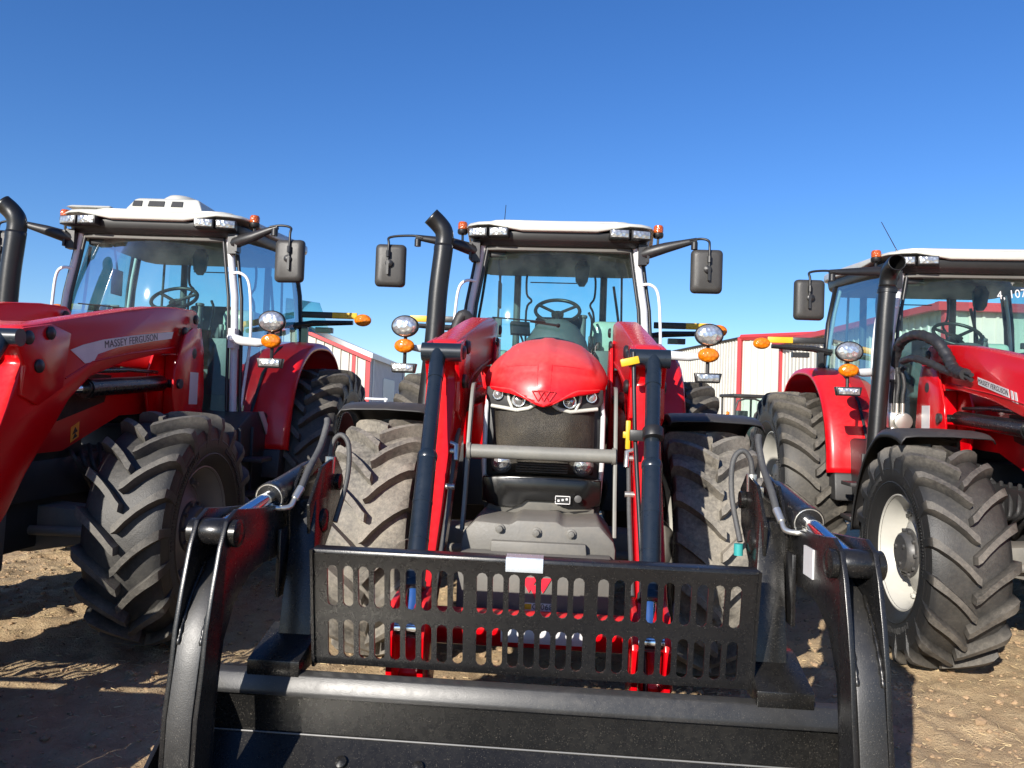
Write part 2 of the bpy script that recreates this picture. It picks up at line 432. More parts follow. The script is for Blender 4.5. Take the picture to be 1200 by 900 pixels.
# ------------------------------------------------------------------ one loader tractor
DEC = [(-.421,1.712),(-.301,1.751),(-.093,1.8),(.262,1.86),(.793,1.936),(.772,1.885),(.49,1.841),(.065,1.766),(-.148,1.708),(-.188,1.66),(-.274,1.645)]
def lamp_cluster(t, sx, y0, name='side_lamp'):
    x = sx*1.145
    br = MB().tube([(sx*.70, 1.52, 1.97), (sx*.86, 1.36, 1.93), (sx*1.02, y0+.10, 1.915), (sx*1.10, y0+.06, 1.915)], [.036, .036, .034, .02], 12)
    br.obox((sx*.72, 1.53, 1.96), (.05, .12, .16))
    b = br.build('lamp_bracket', 'pillar', t, smooth=50)
    st = MB().tube([(x, y0+.05, 2.0), (x, y0+.05, 1.74)], .014, 8).build('lamp_stem', 'plastic', b)
    h = MB().lathe([(.001, .075), (.06, .07), (.098, .035), (.108, 0), (.108, -.02), (.098, -.028)], (x, y0+.03, 2.075), (0,1,0), 32, sx=.98, sy=.78)
    o = h.build('work_lamp', 'plastic', b, smooth=50)
    MB().lathe([(.096, 0), (.085, -.013), (.05, -.021), (.0001, -.024)], (x, y0+.002, 2.075), (0,1,0), 32, sx=.98, sy=.78).build('lens', 'lamp', o, smooth=60)
    o = MB().lathe([(.001, .05), (.06, .045), (.074, .01), (.076, 0)], (x, y0+.02, 1.925), (0,1,0), 28, sx=1.04, sy=.72).build('indicator', 'plastic', b, smooth=50)
    MB().lathe([(.075, 0), (.07, -.02), (.045, -.032), (.0001, -.036)], (x, y0+.02, 1.925), (0,1,0), 28, sx=1.04, sy=.72).build('lens', 'amber', o, smooth=60)
    p = [(-.100,.036),(.100,.036),(.086,-.036),(-.086,-.036)]
    o = MB().prism([(x+a, 1.755+c) for a, c in p], 'y', y0-.0, y0+.06).build('light_bar', 'plastic', b, bevel=.005)
    MB().box(x-.078, x+.078, y0-.008, y0-.0005, 1.730, 1.780).build('lens', 'led', o, bevel=.002)

def make_mirror(t, sx, arm_y=1.45, x=1.165, z=2.60, face=0, tipx=1.10, tipz=2.845, yy=None):
    yy = arm_y if yy is None else yy
    a = MB().tube([(sx*.66, 1.55, 2.74), (sx*.72, 1.52, 2.755), (sx*.85, 1.49, 2.79), (sx*(tipx-.02), arm_y+.01, tipz)], [.045, .05, .042, .022], 10, sx=.75)
    a.obox((sx*.67, 1.55, 2.735), (.07, .07, .16))
    a.obox((sx*.71, 1.54, 2.735), (.02, .09, .13))
    a.tube(bez([(sx*(tipx-.08), arm_y, tipz-.004), (sx*(tipx+.01), arm_y, tipz+.01), (sx*(x+.005), arm_y-.02, tipz-.01), (sx*(x+.01), yy-.045, tipz-.07), (sx*(x+.01), yy-.05, z+.02)], 5), .010, 8)
    a.tube([(sx*(tipx-.04), arm_y, tipz-.02), (sx*(tipx-.04), arm_y, tipz-.075)], .026, 10)
    arm = a.build('mirror_arm', 'plastic', t, smooth=50)
    m = MB()
    def rr(w, h, y, r=.035):
        pts = []
        for cx, cz, a0 in ((w-r, h-r, 0), (-w+r, h-r, 90), (-w+r, -h+r, 180), (w-r, -h+r, 270)):
            for k in range(5):
                q = R(a0+k*22.5); pts.append(Vector((cx+r*math.cos(q), y, cz+r*math.sin(q))))
        return pts
    rings = [rr(.085, .135, -.035), rr(.108, .158, -.026), rr(.121, .170, -.004), rr(.123, .172, .02), rr(.118, .167, .028)]
    mt = Matrix.Translation((sx*x, yy, z)) @ Matrix.Rotation(R(face), 4, 'Z')
    m.loft([[mt @ p for p in r] for r in rings])
    h = m.build('mirror', 'mirror_plastic', arm, smooth=60)
    m = MB(); c = Vector((sx*(x+.0), yy-.035, z+.01))
    m.lathe([(.03, 0), (.03, -.02), (.014, -.028), (.0001, -.03)], c, (0,1,0), 14)
    m.obox(c+Vector((sx*.01, -.02, -.035)), (.018, .02, .11)); m.cyl(c+Vector((sx*.01,-.02,.05)), c+Vector((sx*.01,-.02,.10)), .016, 10)
    m.build('bracket', 'plastic', arm)
    return arm

def hood_surface():
    C = [(-.825,1.485),(-.822,1.53),(-.812,1.59),(-.785,1.65),(-.73,1.715),(-.63,1.77),(-.5,1.81),(-.3,1.852),(-.05,1.885),(.4,1.92),(.9,1.945),(1.42,1.965)]
    Eg = [(-.60,1.592),(-.597,1.60),(-.590,1.612),(-.575,1.622),(-.54,1.632),(-.47,1.64),(-.37,1.646),(-.2,1.652),(0,1.655),(.4,1.66),(.9,1.665),(1.42,1.67)]
    Wd = [.305,.308,.312,.316,.32,.324,.328,.333,.338,.345,.352,.36]
    # refine along the length
    def refine(L, k=4):
        L = [L[0]]+L; o = []
        pts = [Vector((p[0], p[1], 0)) if isinstance(p, tuple) else Vector((p, 0, 0)) for p in L[1:]]
        return bez(pts, k)
    C2, E2, W2 = refine(C), refine(Eg), refine(Wd)
    rows = []
    ns = 48
    for i in range(len(C2)):
        row = []
        t = i/(len(C2)-1)
        for j in range(ns+1):
            s = math.sin((j/ns-.5)*math.pi)       # denser near the edges
            k = math.sqrt(max(0, 1-s*s)); k2 = max(0, 1-abs(s)**1.9)
            kk = max(0, 1-abs(s)**2.35)**.58
            y = E2[i].x+(C2[i].x-E2[i].x)*(k2*.35+k*.65); z = E2[i].y+(C2[i].y-E2[i].y)*kk
            if i < 6:   # lower edge: pulls to a beak under the emblem
                beak = max(0, 1-abs(s)/.56); beak = beak*beak*(3-2*beak)*.6+beak*.4; lowz = 1.572+.020*abs(s)**2.5-.085*beak
                f = 1-i/6; z = z*(1-f)+(lowz+(z-1.485)*.15*0)*f if i == 0 else z*(1-f)+lowz*f
            x = s*W2[i].x
            # raised bonnet panel
            e = 0
            if 13 < i < 30 and abs(s) < .80-.012*(i-13): e = .012
            if abs(s) < .12 and i > 6: e += .008
            row.append((x, y-e*.5*(1 if i < 20 else 0), z+e))
        rows.append(row)
    return rows

def make_tractor():
    t = empty('loader_tractor')
    # ---- hood
    m = MB(); rows = hood_surface(); m.grid(rows)
    hood = m.build('hood', 'hood_red', t, smooth=50, solid=.008)
    def pl_(ij, name='panel_line'):
        pts = []
        for (i0, s0), (i1, s1) in zip(ij, ij[1:]):
            for k in range(7):
                f = k/6; i = i0+(i1-i0)*f; sv = s0+(s1-s0)*f
                j = (math.asin(max(-1, min(1, sv)))/math.pi+.5)*48; ii, jj = min(int(i), len(rows)-2), min(int(j), 47); a, b = i-ii, j-jj
                p = [rows[ii][jj][q]*(1-a)*(1-b)+rows[ii+1][jj][q]*a*(1-b)+rows[ii][jj+1][q]*(1-a)*b+rows[ii+1][jj+1][q]*a*b for q in range(3)]
                pts.append((p[0], p[1]-.0025, p[2]+.001))
        MB().tube(pts, .0022, 5).build(name, 'logo_line', hood, smooth=60)
    pl_([(22,-.15),(21,-.70),(17,-.74),(14,-.60),(14,-.13)]); pl_([(22,.15),(21,.70),(17,.74),(14,.60),(14,.13)])
    pl_([(6,-.10),(14,-.11),(26,-.12)]); pl_([(6,.10),(14,.11),(26,.12)])
    side = [(-.60,1.585),(-.63,1.50),(-.60,1.36),(-.62,1.13),(-.35,1.115),(-.05,1.12),(.18,1.20),(.55,1.33),(1.40,1.36),(1.41,1.67),(0,1.652)]
    for sx in (-1, 1):
        def fn(x, y, z, sx=sx): return (sx*(x+.004+(y+.6)*.026), y, z)
        m = MB().prism(side, 'x', .297, .307, fn); p = m.build('hood_side', 'fender_red', hood, bevel=.003)
        m = MB().prism([(-.25,1.60),(-.27,1.40),(-.12,1.30),(.35,1.42),(.42,1.60)], 'x', .3085, .316, fn)
        m.build('vent', 'mesh', hood, bevel=.003)
        m = MB().prism([(-.57,1.42),(-.57,1.20),(-.40,1.16),(-.42,1.40)], 'x', .3085, .313, fn); m.build('vent', 'mesh', hood)
        MB().prism([(.02,1.135+.03),(.10,1.17+.03),(.10,1.265+.03),(.02,1.23+.03)], 'x', .3085, .3105, fn).build('warning_label', 'sticker_orange', hood)
        m = MB(); m.prism([(.035,1.215),(.085,1.235),(.06,1.262)], 'x', .311, .3125, fn).prism([(.04,1.185),(.085,1.205),(.06,1.225)], 'x', .311, .3125, fn)
        m.builds('warning_symbol', 'decal_dark', hood)
    # emblem on the beak: triple triangle outline pressed into the hood
    m = MB()
    def yz(x, z):   # point on the beak front
        return (x, -.832+.35*x*x+(z-1.53)*.10 if z < 1.6 else -.80, z)
    def tri(cx, w, zt, zb):
        a, b, c = (cx-w, zt), (cx+w, zt), (cx, zb)
        for p, q in ((a, b), (b, c), (c, a)):
            m.tube([yz(p[0]+(q[0]-p[0])*k/4, p[1]+(q[1]-p[1])*k/4) for k in range(5)], .0022, 5)
    tri(-.028, .030, 1.565, 1.516); tri(.028, .030, 1.565, 1.516); tri(0, .030, 1.568, 1.522-.006+.0)
    m.build('emblem', 'logo_line', hood)
    # ---- nose: grille, lamps, lower panels
    nose = MB(); nose.prism([(-.295,1.60),(-.30,1.20),(-.29,.98),(.29,.98),(.30,1.20),(.295,1.60)], 'y', -.62, .2)
    nose = nose.build('grille_housing', 'plastic', t, bevel=.01)
    g = []
    for i in range(9):
        z = 1.15+(1.55-1.15)*i/8
        g.append([(-.255+.51*j/16, -.715+.09*((j/8-1)**2)**1.3-.03*math.sin(math.pi*i/8)-(.018 if (i in (4,5) and 3 < j < 13) else 0), z) for j in range(17)])
    MB().grid(g).build('grille', 'mesh', nose, smooth=60, solid=.01)
    for sx in (-1, 1):
        m = MB().tube([(sx*.288, -.60, 1.60), (sx*.302, -.635, 1.45), (sx*.303, -.64, 1.2), (sx*.292, -.63, 1.00)], [.010, .013, .013, .010], 8)
        m.build('side_trim', 'pillar', nose, smooth=60)
        # headlamp cluster
        P = [(sx*.298,1.585),(sx*.300,1.52),(sx*.270,1.487),(sx*.135,1.468),(sx*.075,1.480),(sx*.045,1.500),(sx*.045,1.545),(sx*.12,1.60)]
        def bow(x, y, z): return (x, y+.55*abs(x)**1.8, z)
        hl = MB().prism(P, 'y', -.735, -.60, bow).build('headlight', 'dark', nose, bevel=.006)
        bz = MB()
        for k in range(len(P)-1):
            if k in (2, 3, 4): bz.tube([bow(P[k][0], -.742, P[k][1]), bow(P[k+1][0], -.742, P[k+1][1])], .010, 8)
        bz.tube([bow(sx*.185, -.742, 1.575), bow(sx*.18, -.742, 1.52), bow(sx*.16, -.742, 1.477)], .008, 8)
        bz.tube([bow(sx*.10, -.745, 1.565), bow(sx*.075, -.745, 1.54), bow(sx*.062, -.745, 1.50)], .007, 8)
        bz.build('bezel', 'white', hl, smooth=60)
        for cx, cz, r in ((.128, 1.520, .031), (.238, 1.545, .025)):
            c = Vector(bow(sx*cx, -.74, cz))
            MB().lathe([(r*1.15, .01), (r*1.2, -.004), (r*1.05, -.010), (r, -.004)], c, (0,1,0), 24).build('lamp_ring', 'chrome', hl, smooth=50)
            MB().lathe([(r, -.002), (r*.8, -.012), (r*.4, -.018), (.0001, -.02)], c, (0,1,0), 20).build('lens', 'lamp', hl, smooth=60)
        # lower lamp
        c = Vector((sx*.205, -.70, 1.20))
        fl = MB().lathe([(.052, .03), (.055, 0), (.047, -.006)], c, (0,1,0), 24).build('front_lamp', 'rim_dark', nose, smooth=50)
        MB().lathe([(.045, -.004), (.036, -.016), (.0001, -.022)], c, (0,1,0), 24).build('lens', 'lamp', fl, smooth=60)
    # lower black visor and chin
    def bow2(x, y, z): return (x, y+.9*x*x, z)
    def seg(P, y0, y1, name, mat, parent):
        # P: list of (x,z) top then bottom; subdivide horizontally
        return MB().prism(P, 'y', y0, y1, bow2).build(name, mat, parent, bevel=.008)
    top = [(-.30+.06*i, 1.130+.012*math.cos((i-5)/5*1.5)) for i in range(11)]
    bot = [(.30,1.005),(.22,.985),(.14,.985),(.10,1.0),(.07,1.022),(-.07,1.022),(-.10,1.0),(-.14,.985),(-.22,.985),(-.30,1.005)]
    vis = seg(top+bot, -.80, -.60, 'lower_visor', 'gloss_black', nose)
    m = MB()
    for i in range(8):
        z = 1.16+.012*i; m.box(-.13, .13, -.755+.03*(i/7), -.74+.03*(i/7), z, z+.006)
    m.builds('vent_slat', 'mesh', nose)
    lab = MB().box(.075, .145, -.795, -.790, 1.015, 1.052).build('instruction_label', 'decal_dark', nose)
    m = MB().box(.073, .147, -.7965, -.7955, 1.050, 1.054).box(.073, .147, -.7965, -.7955, 1.013, 1.017).box(.073, .076, -.7965, -.7955, 1.013, 1.054).box(.144, .147, -.7965, -.7955, 1.013, 1.054)
    for k in range(3): m.box(.085+.02*k, .095+.02*k, -.7965, -.7955, 1.025+.004*k, 1.035+.004*k)
    m.build('label_print', 'sticker_white', lab)
    MB().lathe([(.016,0),(.018,-.01),(.008,-.012),(.0001,-.012)], (.185,-.79,1.042), (0,1,0), 16).build('lock', 'rim_dark', nose)
    MB().prism([(-.27,.99),(-.27,.90),(.27,.90),(.27,.99),(.12,1.0),(.08,1.025),(-.08,1.025),(-.12,1.0)], 'y', -.78, -.5, bow2).build('chin', 'cast', nose, bevel=.01)
    # ---- front weight carrier
    m = MB().prism([(-.33,.50),(-.34,.86),(-.33,.915),(-.28,.965),(-.12,.955),(-.09,.975),(.09,.975),(.12,.955),(.28,.965),(.345,.895),(.355,.86),(.345,.50)], 'y', -1.14, -.55)
    cr = m.build('front_carrier', 'cast', t, bevel=.012)
    m = MB()
    m.prism([(-.20,.885),(.22,.885),(.23,.795),(.10,.815),(-.20,.815)], 'y', -1.185, -1.145)
    m.prism([(-.20,.765),(.10,.745),(.20,.755),(.20,.70),(-.20,.70)], 'y', -1.185, -1.145)
    m.build('face_plate', 'cast', cr, bevel=.005)
    m = MB()
    for x, z in ((-.165,.935),(.155,.925),(.0,.925),(.165,.735)):
        m.lathe([(.022,0),(.022,-.008),(.014,-.010),(.013,-.026),(.0001,-.028)], (x, -1.142, z), (0,1,0), 12)
    m.cyl((.0,-1.17,.82),(.0,-1.17,.75),.016,10)
    m.builds('bolt', 'cast', cr)
    # lower box with emblem seen behind the gate
    m = MB().box(-.33, .33, -1.30, -1.145, .60, .84); bx = m.build('toolbox', 'cast', cr, bevel=.008)
    m = MB()
    def tr(cx, cz, w, h): m.prism([(cx-w, cz+h), (cx+w, cz+h), (cx, cz-h)], 'y', -1.306, -1.3015)
    tr(.012,.765,.026,.03); tr(-.018,.725,.036,.032); tr(.042,.725,.036,.032); tr(.012,.695,.03,.03)
    m.build('emblem', 'logo_red', bx)
    sl = MB().box(-.05, .09, -1.3035, -1.301, .618, .65).build('model_label', 'sticker_white', bx)
    MB().box(-.05, -.005, -1.3045, -1.304, .622, .646).build('yellow_field', 'yellow', sl)
    text_obj('G 068', .034, 'decal_dark', 'lettering', sl, basis((.042,-1.305,.634), (1,0,0), (0,0,1)), .0006)
    # ---- grille guard
    m = MB().cyl((-.345,-.93,1.265), (.345,-.93,1.265), .033, 20)
    for sx in (-1, 1): m.lathe([(.04,-.008),(.04,.008)], (sx*.345,-.93,1.265), (1,0,0), 18)
    gp = m.build('grille_guard', 'guard', t, smooth=50)
    for sx in (-1, 1):
        c0 = [(p.x, p.y) for p in bez([(-.72,1.60,0),(-.80,1.57,0),(-.885,1.35,0),(-.945,1.1,0),(-1.02,.90,0)], 5)]
        P = [(y-.028, z) for y, z in c0]+[(y+.028, z) for y, z in c0[::-1]]
        MB().prism(P, 'x', sx*.345, sx*.361).build('guard_post', 'guard', gp, bevel=.003)
    # ---- chassis
    m = MB().box(-.24, .24, -.62, 3.0, .55, 1.10); m.box(-.17,.17,-.95,-.6,.5,.9)
    m.box(-.30,.30,.9,2.9,.60,1.24)
    ch = m.build('chassis', 'dark', t, bevel=.02)
    m = MB()
    for k in range(6):
        m.tube(bez([(-.26,.2+.12*k,1.12),(-.34,.1+.1*k,1.0-.03*k),(-.32,.3+.1*k,.85),(-.25,.5,.75)], 4), .014, 6)
        m.tube(bez([(.26,.1+.12*k,1.14),(.36,.05+.1*k,1.05-.03*k),(.33,.3+.1*k,.85),(.25,.5,.75)], 4), .014, 6)
    m.builds('hose', 'hose', ch, smooth=60)
    m = MB(); m.prism([(-.75,.62),(-.75,.76),(-.2,.80),(.2,.80),(.75,.76),(.75,.62),(.2,.52),(-.2,.52)], 'y', -.12, .12)
    for sx in (-1, 1): m.lathe([(.17,0),(.17,.10),(.10,.16)], (sx*.60,0,.69), (sx,0,0), 20)
    m.tube([(-.62,-.18,.66),(.62,-.18,.66)], .03, 10)
    m.build('front_axle', 'cast', t, bevel=.01)
    MB().prism([(-1.0,.66),(-1.0,.98),(1.0,.98),(1.0,.66)], 'y', 2.62, 2.88).build('rear_axle', 'dark', t, bevel=.03)
    # ---- wheels
    for sx in (-1, 1):
        wheel(t, 'front_wheel', (sx*.925, 0, .69), .695, .45, .365, 19, .062, sx, 'tyre_mid', 'rim', .02)
        wheel(t, 'rear_wheel', (sx*1.165, 2.75, .895), .90, .54, .49, 22, .064, sx, 'tyre_rear', 'rim', .03)
    # ---- front fenders
    for sx in (-1, 1):
        prof = [(-.16,.745),(-.08,.775),(.10,.79),(.30,.76),(.52,.61),(.66,.42),(.76,.20),(.80,.02)]
        rows = []
        for y, z in bez([(0, a, b) for a, b in prof], 4) and [(p.y, p.z) for p in bez([(0, a, b) for a, b in prof], 4)]:
            L = math.hypot(y, z)
            row = []
            for u, d in ((.70,-.03),(.715,-.005),(.75,0),(.95,.006),(1.15,0),(1.215,-.008),(1.235,-.035),(1.24,-.06)):
                k = (L+d)/L; row.append((sx*u, y*k, .69+z*k))
            rows.append(row)
        f = MB().grid(rows).build('front_fender', 'fender_plastic', t, smooth=50, solid=.008)
        MB().tube([(sx*.72,.25,.9),(sx*.72,.30,1.40),(sx*.95,.28,1.44)], .018, 8).build('fender_stay', 'dark', f)
    # ---- rear fenders
    RF = [(1.80,1.06),(1.83,1.30),(1.93,1.58),(2.12,1.82),(2.40,1.98),(2.75,2.04),(3.1,2.03),(3.4,1.92),(3.6,1.70),(3.68,1.5)]
    RFp = [(p.y, p.z) for p in bez([(0, a, b) for a, b in RF], 5)]
    for sx in (-1, 1):
        rows = []
        for y, z in RFp:
            dx, dz = 2.75-y, .9-z; L = math.hypot(dx, dz); dx /= L; dz /= L
            rows.append([(sx*u, y+dx*d, z+dz*d) for u, d in ((.70,.02),(.72,.0),(.80,-.0),(.95,0),(1.05,.005),(1.085,.018),(1.10,.045),(1.102,.065))])
        f = MB().grid(rows).build('rear_fender', 'fender_red', t, smooth=50, solid=.01)
        # inner wall down to the cab floor
        poly = RFp+[(3.68,1.1),(1.80,.95)]
        MB().prism(poly, 'x', sx*.705, sx*.72).build('inner_panel', 'fender_red', f)
        MB().prism([(1.74,.82),(1.78,1.06),(1.98,1.07),(2.0,.82)], 'x', sx*.62, sx*1.06).build('fender_skirt', 'dark', f, bevel=.02)
    # ---- tank, steps
    for sx in (-1, 1):
        tk = MB().prism([(1.15,.62),(1.12,1.22),(1.45,1.37),(1.85,1.37),(2.05,1.10),(2.06,.62)], 'x', sx*.42, sx*.92).build('fuel_tank' if sx > 0 else 'battery_box', 'plastic', t, bevel=.03)
        if sx > 0:
            MB().prism([(1.60,1.375),(1.70,1.375),(2.08,1.02),(1.98,1.02)], 'x', .9225, .932).build('panel_edge', 'pillar', tk)
            c = (.86, 2.02, 1.12); MB().lathe([(.03,-.06),(.055,0),(.055,.06),(.046,.075),(.0001,.077)], c, (.4,-.5,1), 20).build('filler_cap', 'blue', tk, smooth=40)
            m = MB().tube(bez([(.86,1.95,1.30),(.86,1.95,1.42),(.84,2.0,1.46),(.80,2.05,1.4)],5), .045, 10); m.build('intake_hose', 'hose', tk, smooth=60)
        m = MB()
        for k, z in enumerate((.45,.72,.99)):
            m.box(min(sx*.88,sx*1.10), max(sx*.88,sx*1.10), 1.22, 1.46, z, z+.03)
        for y in (1.20,1.46): m.box(min(sx*.9,sx*.94), max(sx*.9,sx*.94), y, y+.02, .44, 1.25)
        m.build('steps', 'dark', t, bevel=.004)
    # ---- cab
    m = MB().box(-.70,.70,1.50,3.05,1.22,1.34); m.prism([(1.50,1.34),(1.50,1.62),(1.62,1.62),(1.66,1.34)],'x',-.30,.30)
    cab = m.build('cab_floor', 'dark', t, bevel=.02)
    PZ = [(.755,1.50,1.24),(.735,1.52,1.6),(.715,1.55,2.0),(.695,1.57,2.30),(.655,1.585,2.55),(.612,1.60,2.84)]
    for sx in (-1, 1):
        m = MB().tube([(sx*x, y, z) for x, y, z in PZ], .030, 10, sx=1.0); m.build('front_pillar', 'pillar', cab, smooth=60)
        m = MB().tube([(sx*(x-.045), y-.018, z) for x, y, z in PZ], .014, 8); m.build('seal', 'plastic', cab, smooth=60)
        m = MB().tube([(sx*(x+.045), y+.03, z) for x, y, z in PZ], .015, 8); m.build('seal', 'plastic', cab, smooth=60)
        m = MB().tube([(sx*.80,2.88,1.34),(sx*.855,2.85,2.1),(sx*.83,2.83,2.5),(sx*.76,2.80,2.95)], .034, 10); m.build('rear_pillar', 'plastic', cab, smooth=60)
        m = MB().tube([(sx*.845,2.80,2.0),(sx*.835,2.78,2.3),(sx*.80,2.76,2.6),(sx*.74,2.74,2.92)], .016, 8); m.build('side_strip', 'pillar', cab, smooth=60)
        m = MB().tube([(sx*.43,3.08,1.9),(sx*.43,3.08,2.9)], .035, 8).tube([(sx*.62,3.0,1.9),(sx*.60,3.0,2.9)], .012, 6); m.build('rear_post', 'console', cab, smooth=60)
        # handrail
        m = MB().tube(bez([(sx*.66,1.56,2.50),(sx*.74,1.55,2.50),(sx*.80,1.57,2.44),(sx*.825,1.58,2.25),(sx*.835,1.58,1.95),(sx*.81,1.56,1.60),(sx*.79,1.54,1.36),(sx*.75,1.53,1.30)], 6), .012, 10)
        m.build('grab_rail', 'rail_white', cab, smooth=60)
    m = MB().box(-.74,.74,3.03,3.07,1.34,1.95).box(-.74,.74,2.99,3.06,2.82,2.95); m.build('rear_frame', 'console', cab)
    # glass
    rows = []
    for i in range(11):
        f = i/10; z = 1.30+f*(2.82-1.30)
        def px(zz):
            for a, b in zip(PZ, PZ[1:]):
                if a[2] <= zz <= b[2]:
                    k = (zz-a[2])/(b[2]-a[2]); return a[0]+(b[0]-a[0])*k, a[1]+(b[1]-a[1])*k
            return PZ[-1][:2]
        w, yb = px(z); w -= .05
        rows.append([(w*(j/6-1), yb-.02-.115*(1-(j/6-1)**2)*(1-.3*f)+(.085*max(0,z-1.9)**2/.9-.0), z) for j in range(13)])
    MB().grid(rows).build('windshield', 'glass', cab, smooth=80)
    for sx in (-1, 1):
        D = [(1.56,1.36,.785),(1.60,1.95,.755),(1.62,2.4,.725),(1.64,2.84,.66),(2.74,2.92,.785),(2.78,2.5,.85),(2.80,2.05,.875),(2.30,1.95,.84),(1.98,1.70,.81),(1.80,1.36,.79)]
        MB().add([(sx*x, y, z) for y, z, x in D], [tuple(range(len(D)))]).build('door_glass', 'side_glass', cab)
        m = MB().tube([(sx*x, y, z) for y, z, x in D[3:]], .014, 6); m.build('door_frame', 'plastic', cab, smooth=60)
    MB().add([(-.60,3.07,1.96),(.60,3.07,1.96),(.58,3.07,2.82),(-.58,3.07,2.82)], [(0,1,2,3)]).build('rear_window', 'rear_glass', cab)
    # inside
    it = MB().lathe([(.30,0),(.29,.12),(.25,.26),(.17,.38),(.08,.43),(.0001,.44)], (0,1.80,1.80), (0,0,1), 28, sx=.85, sy=1).lathe([(.22,-.6),(.30,0)],(0,1.80,1.80),(0,0,1),28,sx=.85)
    dash = it.build('dashboard', 'console', cab, smooth=50)
    c = Vector((0,1.98,2.33)); ax = Vector((0,-.75,1)).normalized(); X, Y, Z = frame(ax)
    m = MB().tube([c+X*.19*math.cos(k*math.pi/16)+Y*.19*math.sin(k*math.pi/16) for k in range(32)], .016, 8, closed=True)
    for k in (0.5, 2.64, 4.71): m.tube([c-ax*.03, c+X*.18*math.cos(k)+Y*.18*math.sin(k)], .015, 6)
    m.lathe([(.05,-.04),(.055,0),(.0001,.01)], c-ax*.03, ax, 14); m.build('steering_wheel', 'plastic', cab, smooth=60)
    m = MB().obox((0,2.55,1.82),(.50,.50,.14)).obox((0,2.80,2.10),(.46,.12,.55),(-8,0,0)); m.obox((.30,2.45,1.98),(.10,.45,.08)); m.build('driver_seat', 'seat', cab, bevel=.04, seg=3)
    m = MB().obox((.42,2.35,1.75),(.22,.7,.5)).tube([(.22,2.0,1.7),(.22,2.0,2.28)],.03,8).lathe([(.04,0),(.04,.03)],(.22,2.0,2.27),(0,0,1),10); m.build('console', 'console', cab, bevel=.015)
    m = MB().obox((.45,2.45,2.12),(.30,.35,.34)); m.obox((-.50,2.5,1.75),(.18,.6,.5)); m.build('wrapped_seat', 'bag', cab, bevel=.06, seg=3)
    # cab rear window frame tubes
    m = MB().tube(bez([(-.32,2.98,1.95),(-.33,2.98,2.45),(-.28,2.98,2.55),(-.33,2.98,2.62),(-.33,2.98,2.82),(-.27,2.98,2.88),(.27,2.98,2.88),(.34,2.98,2.80),(.34,2.98,2.6),(.30,2.98,2.52),(.34,2.98,2.4),(.35,2.98,1.95)], 4), .012, 6)
    m.tube([(-.3,3.0,2.74),(.2,3.0,2.74)], .006, 5); m.build('hose_rack', 'plastic', cab, smooth=60)
    m = MB().prism([(-.05,-.06),(-.06,.05),(-.03,.10),(.03,.10),(.06,.05),(.045,-.06),(.02,-.10),(-.02,-.10)], 'y', 0, .03, lambda x, y, z: (.20+x*1.1, 2.0+y, 2.66+z*1.1)); m.tube([(.22,2.02,2.76),(.28,2.0,2.84)], .008, 6); m.build('inside_mirror', 'plastic', cab)
    m = MB().obox((-.50,1.95,2.45),(.02,.16,.22)).tube([(-.5,1.95,2.55),(-.52,1.9,2.8)],.01,6); m.obox((-.52,1.78,2.15),(.12,.05,.16)); m.build('monitor', 'console', cab, bevel=.006)
    m = MB().obox((-.46,1.62,2.80),(.22,.12,.06)).obox((-.50,1.66,2.74),(.14,.1,.06)).obox((.46,1.62,2.80),(.14,.1,.08)); m.builds('blower', 'plastic', cab, bevel=.01)
    m = MB().tube(bez([(-.58,1.66,2.70),(-.62,1.70,2.4),(-.66,1.74,2.1),(-.64,1.80,1.8)],5), .012, 6).tube(bez([(.52,2.9,2.7),(.58,2.85,2.3),(.60,2.8,2.0)],5), .014, 6).tube(bez([(.28,2.05,2.0),(.30,2.1,2.25),(.27,2.12,2.34)],4), .012, 6)
    m.builds('cable', 'plastic', cab, smooth=60)
    m = MB().obox((-.30,1.72,2.14),(.16,.05,.11),(-15,0,20)).tube([(-.30,1.75,2.10),(-.24,1.80,1.95)], .01, 6); m.build('display', 'plastic', cab, bevel=.006)
    m = MB().obox((.30,2.30,2.08),(.05,.05,.14)).obox((.36,2.20,2.04),(.04,.04,.10)); m.builds('lever', 'plastic', cab, bevel=.01)
    # wiper
    m = MB().tube([(-.50,1.40,2.19),(-.30,1.372,2.175),(-.08,1.36,2.160)], .006, 6).tube([(-.20,1.372,2.162),(.02,1.37,2.135)], [.009,.011], 6).lathe([(.018,0),(.0001,.02)],(.02,1.37,2.135),(0,-1,0),8)
    m.build('wiper', 'plastic', cab)
    # ---- roof
    def plan(ins, z, front=0, tilt=.075, lift=0):
        P = [(-.56,1.44),(-.30,1.425),(0,1.42),(.30,1.425),(.56,1.44),(.66,1.47),(.735,1.54),(.765,1.66),(.80,2.1),(.845,2.7),(.85,2.98),(.80,3.12),(.68,3.17),(.3,3.19),(0,3.19),(-.3,3.19),(-.68,3.17),(-.80,3.12),(-.85,2.98),(-.845,2.7),(-.80,2.1),(-.765,1.66),(-.735,1.54),(-.66,1.47)]
        o = []
        for x, y in P:
            k = 1-ins/max(.3, math.hypot(x, y-2.3)); xx, yy = x*k, 2.3+(y-2.3)*k
            zl = lift if (abs(x) > .44 and y < 1.7) else 0
            o.append(Vector((xx, yy, z+tilt*(yy-1.42)/1.6+zl)))
        return o
    m = MB().loft([plan(.03,2.885,lift=.05), plan(.0,2.890,lift=.045), plan(-.004,2.905,lift=.04), plan(-.0,2.948), plan(.02,2.965), plan(.14,2.985), plan(.5,2.995)])
    rf = m.build('roof', 'white', t, bevel=.006, smooth=50)
    m = MB().loft([plan(.20,2.975), plan(.205,3.006), plan(.225,3.014), plan(.45,3.022)]); m.build('roof_panel', 'white', rf, smooth=50)
